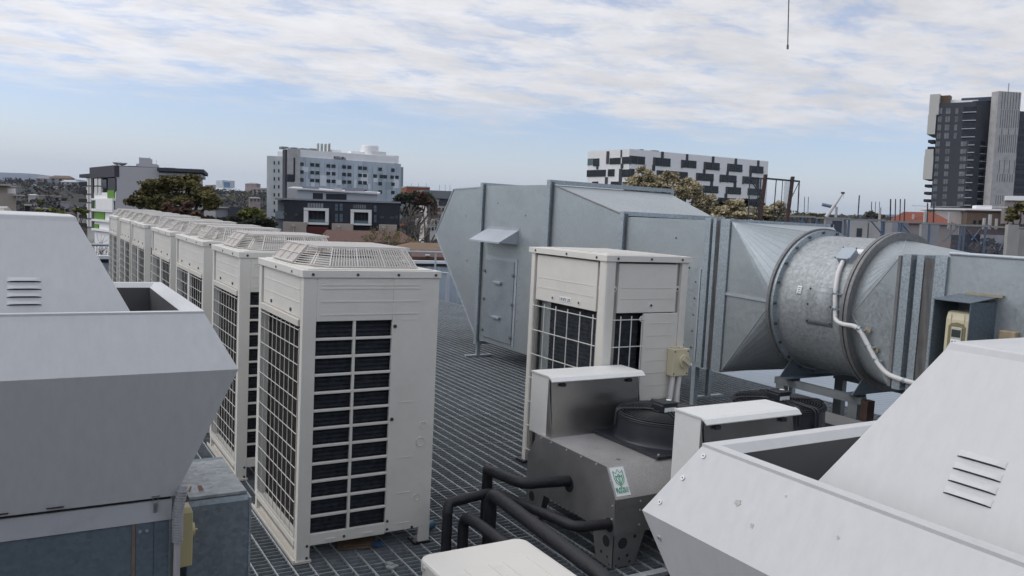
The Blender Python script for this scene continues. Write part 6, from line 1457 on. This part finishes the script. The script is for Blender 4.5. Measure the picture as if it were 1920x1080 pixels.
# cloud brightness: dimmer overhead, brighter round the veiled sun
sd = Vector((sin(SUN_AZ)*cos(SUN_EL), cos(SUN_AZ)*cos(SUN_EL), sin(SUN_EL)))
dp = n.new('ShaderNodeVectorMath'); dp.operation = 'DOT_PRODUCT'; dp.inputs[1].default_value = sd; l.new(vr.outputs[0], dp.inputs[0])
glow = M_('MULTIPLY', MR(dp.outputs['Value'], .45, 1.), 1.1)
up = M_('ADD', MR(sp.outputs[2], .30, .85, 0., -.16), MR(dp.outputs['Value'], -.3, .7, -.14, .07))
shade = MR(NZ(3.0, 10, .68, .3), .32, .68, .90, 1.09)
back = MR(sp.outputs[1], -.75, .05, 1.22, 1.)  # unseen sky behind the camera raised to lift the shaded near faces
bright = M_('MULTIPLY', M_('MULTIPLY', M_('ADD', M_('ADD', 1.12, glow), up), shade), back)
cc = n.new('ShaderNodeVectorMath'); cc.operation = 'SCALE'; cc.inputs[0].default_value = (.775, .775, .80); l.new(bright, cc.inputs['Scale']); bt = n.new('ShaderNodeMix'); bt.data_type = 'RGBA'; l.new(MR(sp.outputs[1], -.6, .1), bt.inputs[0]); bt.inputs[6].default_value = (.90,.95,1.04,1); bt.inputs[7].default_value = (1,1,1,1); cm2 = n.new('ShaderNodeVectorMath'); cm2.operation = 'MULTIPLY'; l.new(cc.outputs[0], cm2.inputs[0]); l.new(bt.outputs[2], cm2.inputs[1])
sk = n.new('ShaderNodeVectorMath'); sk.operation = 'SCALE'; sk0 = n.new('ShaderNodeVectorMath'); sk0.operation = 'MULTIPLY'; sk0.inputs[1].default_value = (1.06,.985,1.07); l.new(sky.outputs[0], sk0.inputs[0]); l.new(sk0.outputs[0], sk.inputs[0]); sk.inputs['Scale'].default_value = SKY_STRENGTH
mx = n.new('ShaderNodeMix'); mx.data_type = 'RGBA'; mh = n.new('ShaderNodeMix'); mh.data_type = 'RGBA'; l.new(lowb, mh.inputs[0]); l.new(sk.outputs[0], mh.inputs[6]); mh.inputs[7].default_value = (.71,.765,.84,1); l.new(cov2, mx.inputs[0]); l.new(mh.outputs[2], mx.inputs[6]); l.new(cm2.outputs[0], mx.inputs[7])
l.new(mx.outputs[2], bg.inputs['Color']); bg.inputs['Strength'].default_value = 1.0
sl_ = bpy.data.lights.new('sun', 'SUN'); sl_.energy = .55; sl_.angle = R(22); sl_.color = (1., .96, .90)
so = bpy.data.objects.new('sun', sl_); COL.objects.link(so); so.rotation_euler = (-sd).to_track_quat('-Z', 'Y').to_euler()
SC.view_settings.view_transform = 'Standard'; SC.view_settings.look = 'None'; SC.view_settings.exposure = 0; SC.view_settings.gamma = 1
SC.cycles.volume_bounces = 0; SC.cycles.transparent_max_bounces = 12; SC.cycles.max_bounces = 8
